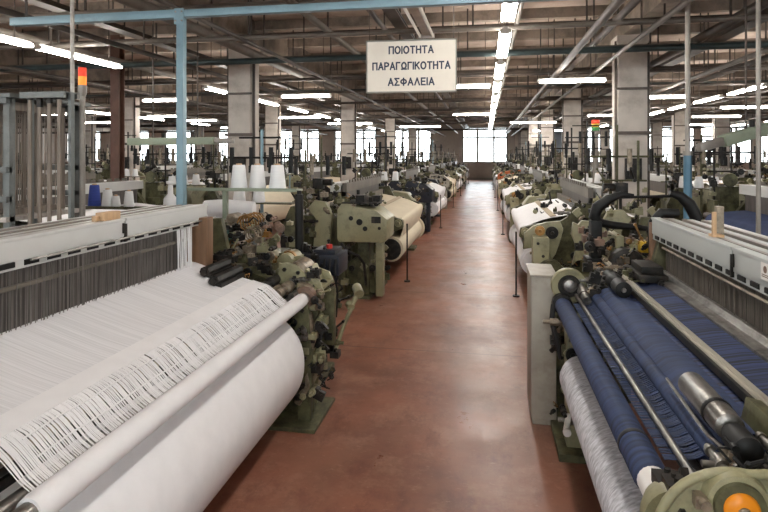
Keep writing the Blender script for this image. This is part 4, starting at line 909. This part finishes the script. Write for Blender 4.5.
for px, h, r, m, nm in ((79.3, .2, .05, 'yarn', 'white yarn cone beside the blue cone on the low green shelf'), (94.5, .24, .068, 'blue_yarn', 'dark blue yarn cone on the low green shelf'), (107.5, .19, .062, 'yarn', 'white yarn cone just after the blue one on the low shelf'),
                       (116, .12, .05, 'yarn', 'small short white yarn cone on the low green shelf'), (129, .175, .056, 'yarn', 'white yarn cone beside the short cone on the low green shelf')):
    u = (px - 384) / 560; k = (-math.sin(YAW) + u * math.cos(YAW)) / (math.cos(YAW) + u * math.sin(YAW))
    make_cone('yarn_cone', nm, (k * 5.6, 5.6, 1.43), h, r, m, 'cones on the low shelf')
u = (170.5 - 384) / 560; k = (-math.sin(YAW) + u * math.cos(YAW)) / (math.cos(YAW) + u * math.sin(YAW))
t = thing('bobbin', 'white bottle shaped bobbin standing beside the blue gantry post', 'bobbin', (k * 5.6, 5.6, 1.43))
MB().lathe([(.07, 0), (.075, .03), (.07, .1), (.03, .15), (.025, .25), (.045, .27), (.045, .29)], (0, 0, 0), 'z', 20).build('yarn', 'yarn', t)
MB().lathe([(.078, .0), (.078, .012)], (0, 0, -.0), 'z', 20).build('bobbin_base', 'plastic_white', t)
# small things on the rails
t = thing('wooden_block', 'small pale wooden block lying on top of the white loom rails', 'block', (-2.075, 2.80, 1.641))
MB().mm(-.027, .027, -.07, .07, 0, .045).mm(-.027, .0, -.10, -.07, 0, .03).build('block', 'pale_wood', t, .003)
t = thing('thread_clip', 'small pale wooden holder standing on the navy loom rails', 'holder', (BX + .80, 3.42, 1.545))
MB().mm(-.03, .03, -.03, .03, 0, .015).mm(-.028, -.01, -.03, -.008, .015, .14).build('holder_base', 'pale_wood', t)
MB().mm(.0, .035, -.01, .03, .02, .17).build('holder_post', 'tan_metal', t)

# cone stands by the looms further back
def creel(x, y, label, ncone, seed, tall=True):
    t = thing('yarn_creel', 'cone mast with cross arms, ' + label, 'stand', (x, y, 0), 'masts holding yarn cones')
    rr = random.Random(seed); h = rr.uniform(2.25, 2.75)
    MB().cyl((0, 0, .02), (0, 0, h), .022, n=8).build('mast', rr.choice(('iron', 'blue_steel', 'green2')), t)
    MB().cyl((0, 0, 0), (0, 0, .02), .2, n=16).build('base_plate', 'iron', t)
    MB().mm(-.42, .42, -.09, .09, 1.4, 1.415).build('cone_tray', 'green2', t)
    MB().cyl((-.45, 0, h - .35), (.45, 0, h - .35), .014, n=8).cyl((-.3, 0, h - .1), (.25, 0, h - .1), .012, n=8).build('cross_arm', 'iron', t)
    for k in range(4): MB().cyl((-.4 + .26 * k, 0, h - .45), (-.4 + .26 * k, 0, h - .22), .03, n=8).mm(-.425 + .26 * k, -.375 + .26 * k, -.03, .03, h - .54, h - .45).build('tensioner', 'black', t)
    for k in range(ncone):
        q = make_cone('yarn_cone', '%s yarn cone on the tray of the %s' % (('first', 'second', 'third')[k], label), (x - .3 + .26 * k, y, 1.415), .21, .08, group='cones on the masts')
creels = ((-2.75, 6.6, 'creel by the first cream loom', 2), (-2.3, 12.9, 'creel behind the first cream loom', 3), (-2.3, 19.4, 'creel by the third left loom', 2), (-2.4, 25.7, 'creel by the fourth left loom', 2),
          (2.1, 12.4, 'creel by the first right loom', 3), (1.75, 18.7, 'creel by the third right loom', 2), (1.7, 25, 'creel by the fourth right loom', 2), (3.8, 10.9, 'creel in the second right row', 3), (4.0, 17, 'second creel in the second right row', 2),
          (-5.9, 10.3, 'creel in the second left row', 3), (-6, 16.6, 'second creel in the second left row', 3), (-9.9, 14.2, 'creel in the third left row', 3), (-10, 20.4, 'second creel in the third left row', 2), (-13.4, 19.2, 'creel in the fourth left row', 2), (7.8, 16.5, 'creel in the third right row', 3), (7.9, 22.7, 'second creel in the third right row', 2))
for i, (x, y, nm, nc) in enumerate(creels): creel(x, y, nm, nc, 100 + i)

# fabric rolls on a trestle behind the left loom
t = thing('fabric_roll', 'loosely rolled pale grey fabric lying on a trestle behind the brown board', 'fabric', (-2.95, 6.15, 1.235))
MB().tube([(-.32, 0, .12), (-.1, .02, .125), (.12, .0, .12), (.28, .03, .115)], [.115, .125, .12, .11], 14).build('roll', 'white_cloth', t)
MB().sheet([(-.25, .10), (-.2, -.03), (-.22, -.2), (-.2, -.34)], -.13, -.1, .02).build('loose_end', 'white_cloth', t)
t = thing('trestle', 'grey metal trestle carrying the loosely rolled pale fabric', 'trestle', (-2.95, 6.15, 0))
MB().mm(-.42, .42, -.12, .12, 1.19, 1.22).build('top_plank', 'rack_grey', t)
for x in (-.35, .35): MB().beam((x, -.1, 1.19), (x, -.22, 0), .04, .04).beam((x, .1, 1.19), (x, .22, 0), .04, .04).build('leg', 'rack_grey', t)

# ------------------------------------------------------------------ posts, gantry, signal towers
t = thing('gantry', 'pale blue steel gantry with one post and an overhead beam', 'gantry', (-2.69, 4.62, 0))
MB().mm(-.033, .033, -.033, .033, .02, 3.23).build('post', 'blue_steel', t, .006)
MB().mm(-.14, .14, -.14, .14, 0, .02).build('base_plate', 'blue_steel', t)
MB().mm(-1.75, .04, -.04, .04, 3.23, 3.305).build('beam', 'blue_steel', t, .006)
MB().mm(.04, 3.6, -.035, .035, 3.235, 3.30).build('beam', 'blue_steel', t, .006)
MB().mm(-.045, .045, -.046, -.041, 3.17, 3.31).mm(-.045, -.038, -.041, .04, 3.18, 3.22).build('joint_plate', 'blue_steel', t)
for x in (-.03, .03):
    for z in (3.2, 3.28): MB().cyl((x, -.053, z), (x, -.046, z), .009, n=6).build('bolt', 'steel', t)
MB().cyl((-1.6, 0, 3.305), (-1.6, 0, ZC), .012, n=6).cyl((3.2, 0, 3.30), (3.2, 0, ZC), .012, n=6).build('hanger', 'dark_pipe', t)

t = thing('support_pole', 'thin pale pole rising to the ceiling behind the white loom rails', 'pole', (-3.42, 4.16, 0))
MB().cyl((0, 0, .015), (0, 0, ZC), .017, n=10).build('pole', 'pale_pole', t)
MB().cyl((0, 0, 0), (0, 0, .015), .07, n=16).build('base_plate', 'iron', t)
t = thing('support_pole', 'tall post with blue lower half and grey upper half behind the navy loom', 'pole', (2.17, 6.62, 0))
MB().cyl((0, 0, .02), (0, 0, 2.02), .042, n=14).build('lower_post', 'blue_post', t)
MB().cyl((0, 0, 2.02), (0, 0, ZC), .026, n=14).build('upper_post', 'grey_pipe', t)
MB().cyl((0, 0, 2.0), (0, 0, 2.05), .05, n=14).build('collar', 'grey_pipe', t)
MB().cyl((0, 0, 0), (0, 0, .02), .12, n=16).build('base_plate', 'iron', t)
t = thing('support_pole', 'thin grey pole rising to the ceiling at the far right beside the green boom', 'pole', (2.58, 5.95, 0))
MB().cyl((0, 0, .015), (0, 0, 4.2), .021, n=10).build('pole', 'grey_pipe', t)
MB().cyl((0, 0, 0), (0, 0, .015), .08, n=16).build('base_plate', 'iron', t)

def boom(label, p0, p1, w, h):
    t = thing('boom_arm', label, 'boom arm', p0)
    a, b = Vector((0, 0, 0)), Vector(p1) - Vector(p0)
    MB().beam(a, b, w, h).build('arm', 'pale_green', t, .01)
    d = (b - a).normalized()
    MB().beam(a - d * .32, a, w * .7, h * .75).build('arm_tip', 'grey_pipe', t, .02)
    for f in (.2, .72):
        c = a + (b - a) * f
        MB().cyl((c.x, c.y, c.z + h / 2), (c.x, c.y, ZC - p0[2]), .012, n=8).build('hanging_rod', 'dark_pipe', t)
    for f in (.25, .6): MB().cyl(a + (b - a) * f + Vector((0, 0, h / 2)), a + (b - a) * f + Vector((0, 0, h / 2 + .08)), .03, n=10).build('fitting', 'iron', t)
boom('pale green slanting boom arm beside the thin grey pole at the right', (2.62, 6.9, 2.16), (4.1, 7.5, 2.56), .12, .13)
boom('pale green level boom arm behind the blue gantry post', (-4.35, 8.5, 2.24), (-5.9, 8.5, 2.23), .14, .12)

def signal_tower(label, x, y, h, mats, r=.035):
    t = thing('signal_tower', label, 'signal light', (x, y, 0))
    MB().cyl((0, 0, .02), (0, 0, h), r * .75, n=10).build('pole', 'grey_pipe', t)
    MB().cyl((0, 0, 0), (0, 0, .02), .14, n=16).build('base_plate', 'iron', t)
    MB().lathe([(r * .8, h), (r * 1.15, h + .03), (r * 1.15, h + .10)], (0, 0, 0), 'z', 16).build('lamp_base', 'grey_pipe', t)
    z = h + .10
    for m in mats:
        MB().lathe([(r, z), (r * 1.03, z + .006), (r * 1.03, z + .075), (r, z + .08)], (0, 0, 0), 'z', 16).build('lens', m, t); z += .08
    MB().lathe([(r, z), (r * .9, z + .012)], (0, 0, 0), 'z', 16).build('top_cap', 'iron', t)
signal_tower('signal light with red and orange lenses on a pole at the left', -3.62, 4.53, 2.54, ('orange_lit', 'red_lit'), .034)
u = (595.5 - 384) / 560; k = (-math.sin(YAW) + u * math.cos(YAW)) / (math.cos(YAW) + u * math.sin(YAW))
signal_tower('signal light with green, yellow and red lenses between the right columns', k * 13.1, 13.1, 2.45, ('green_lens', 'yellow', 'red_lit'), .085)

# ------------------------------------------------------------------ rack of heald frames at the far left
t = thing('storage_rack', 'grey steel rack at the left edge where old heald frames hang', 'rack', (-4.3, 4.25, 0))
for x, y in ((-.0, -.32), (-.0, .5), (-1.0, -.32), (-1.0, .5)):
    MB().mm(x - .03, x + .03, y - .03, y + .03, 0, 2.75 if y < 0 else 2.5).build('post', 'rack_grey', t, .004)
for z in (1.62, 1.86, 2.42):
    MB().mm(-1.05, .5, -.36, -.30, z, z + .05).mm(-1.05, .5, .46, .54, z, z + .05).build('cross_rail', 'rack_grey', t, .004)
MB().mm(-1.1, .55, -.38, .56, 2.47, 2.50).build('top_plate', 'rack_grey', t)
MB().mm(-1.05, .5, -.36, .54, 1.46, 1.5).build('shelf', 'pale_pole', t)
MB().mm(.44, .5, -.33, -.27, 0, 2.47).mm(.44, .5, .46, .52, 0, 2.47).build('post', 'rack_grey', t, .004)
for k in range(6):
    xx = -4.62 + k * .14
    nm = ['first', 'second', 'third', 'fourth', 'fifth', 'sixth', 'seventh', 'eighth', 'ninth'][k]
    h = thing('heald_shaft', 'old dusty heald frame standing in the grey rack, %s from the left edge' % nm, 'heald frame', (xx, 4.36, 1.5), 'heald frames in the rack')
    MB().mm(-.012, .012, -.3, -.26, .0, .92).mm(-.012, .012, .26, .3, .0, .92).mm(-.015, .015, -.3, .3, .88, .95).mm(-.015, .015, -.3, .3, .0, .05).build('frame', 'rack_frame', h)
    b = MB()
    for j in range(12): b.mm(-.003, .003, -.24 + j * .043, -.236 + j * .043, .05, .88)
    o = b.build('heddles', 'rack_frame', h); o['kind'] = 'stuff'
# bundles of heald strips in front of the pale pole
for k in range(7):
    x = -3.635 + k * .045
    h = thing('heald_strip', 'long brown heald strip hanging beside the pale pole, %s from the rack' % ORD[k], 'heald strip', (x, 3.95 + .05 * (k % 2), 1.15), 'heald strips by the rack')
    MB().mm(-.015, .015, -.008, .008, 0, 1.34 - .03 * (k % 3)).build('strip', 'rack_frame', h, .003)
    MB().mm(-.019, .019, -.012, .012, 1.30 - .03 * (k % 3), 1.36 - .03 * (k % 3)).build('strip_clip', 'iron', h)
t = thing('hanging_rail', 'grey rail on two posts from which the brown heald strips hang', 'rail', (-3.485, 4.0, 0))
MB().mm(-.2, .2, .05, .08, 2.46, 2.5).mm(-.2, .2, -.1, -.07, 2.46, 2.5).mm(-.2, .2, -.1, .08, 2.5, 2.51).build('rail', 'rack_grey', t)
MB().mm(-.2, -.175, -.02, .02, 0, 2.5).mm(.175, .2, -.02, .02, 0, 2.5).build('post', 'rack_grey', t)
MB().mm(-.2, .2, -.1, .1, 1.1, 1.15).build('lower_rail', 'rack_grey', t)

# ------------------------------------------------------------------ light
w = bpy.data.worlds.new('daylight'); sc.world = w; w.use_nodes = True
bg = w.node_tree.nodes['Background']; bg.inputs['Color'].default_value = (.93, .97, 1, 1); bg.inputs['Strength'].default_value = 5.5
vs = sc.view_settings
sc.display_settings.display_device = 'sRGB'
vs.view_transform = 'Standard'; vs.look = 'None'; vs.gamma = 1; vs.use_curve_mapping = False; vs.exposure = 0.92
cy = sc.cycles
cy.use_denoising = True
cy.max_bounces = 8; cy.diffuse_bounces = 4; cy.glossy_bounces = 3; cy.transparent_max_bounces = 8
cy.sample_clamp_indirect = 6.0
cy.use_light_tree = True
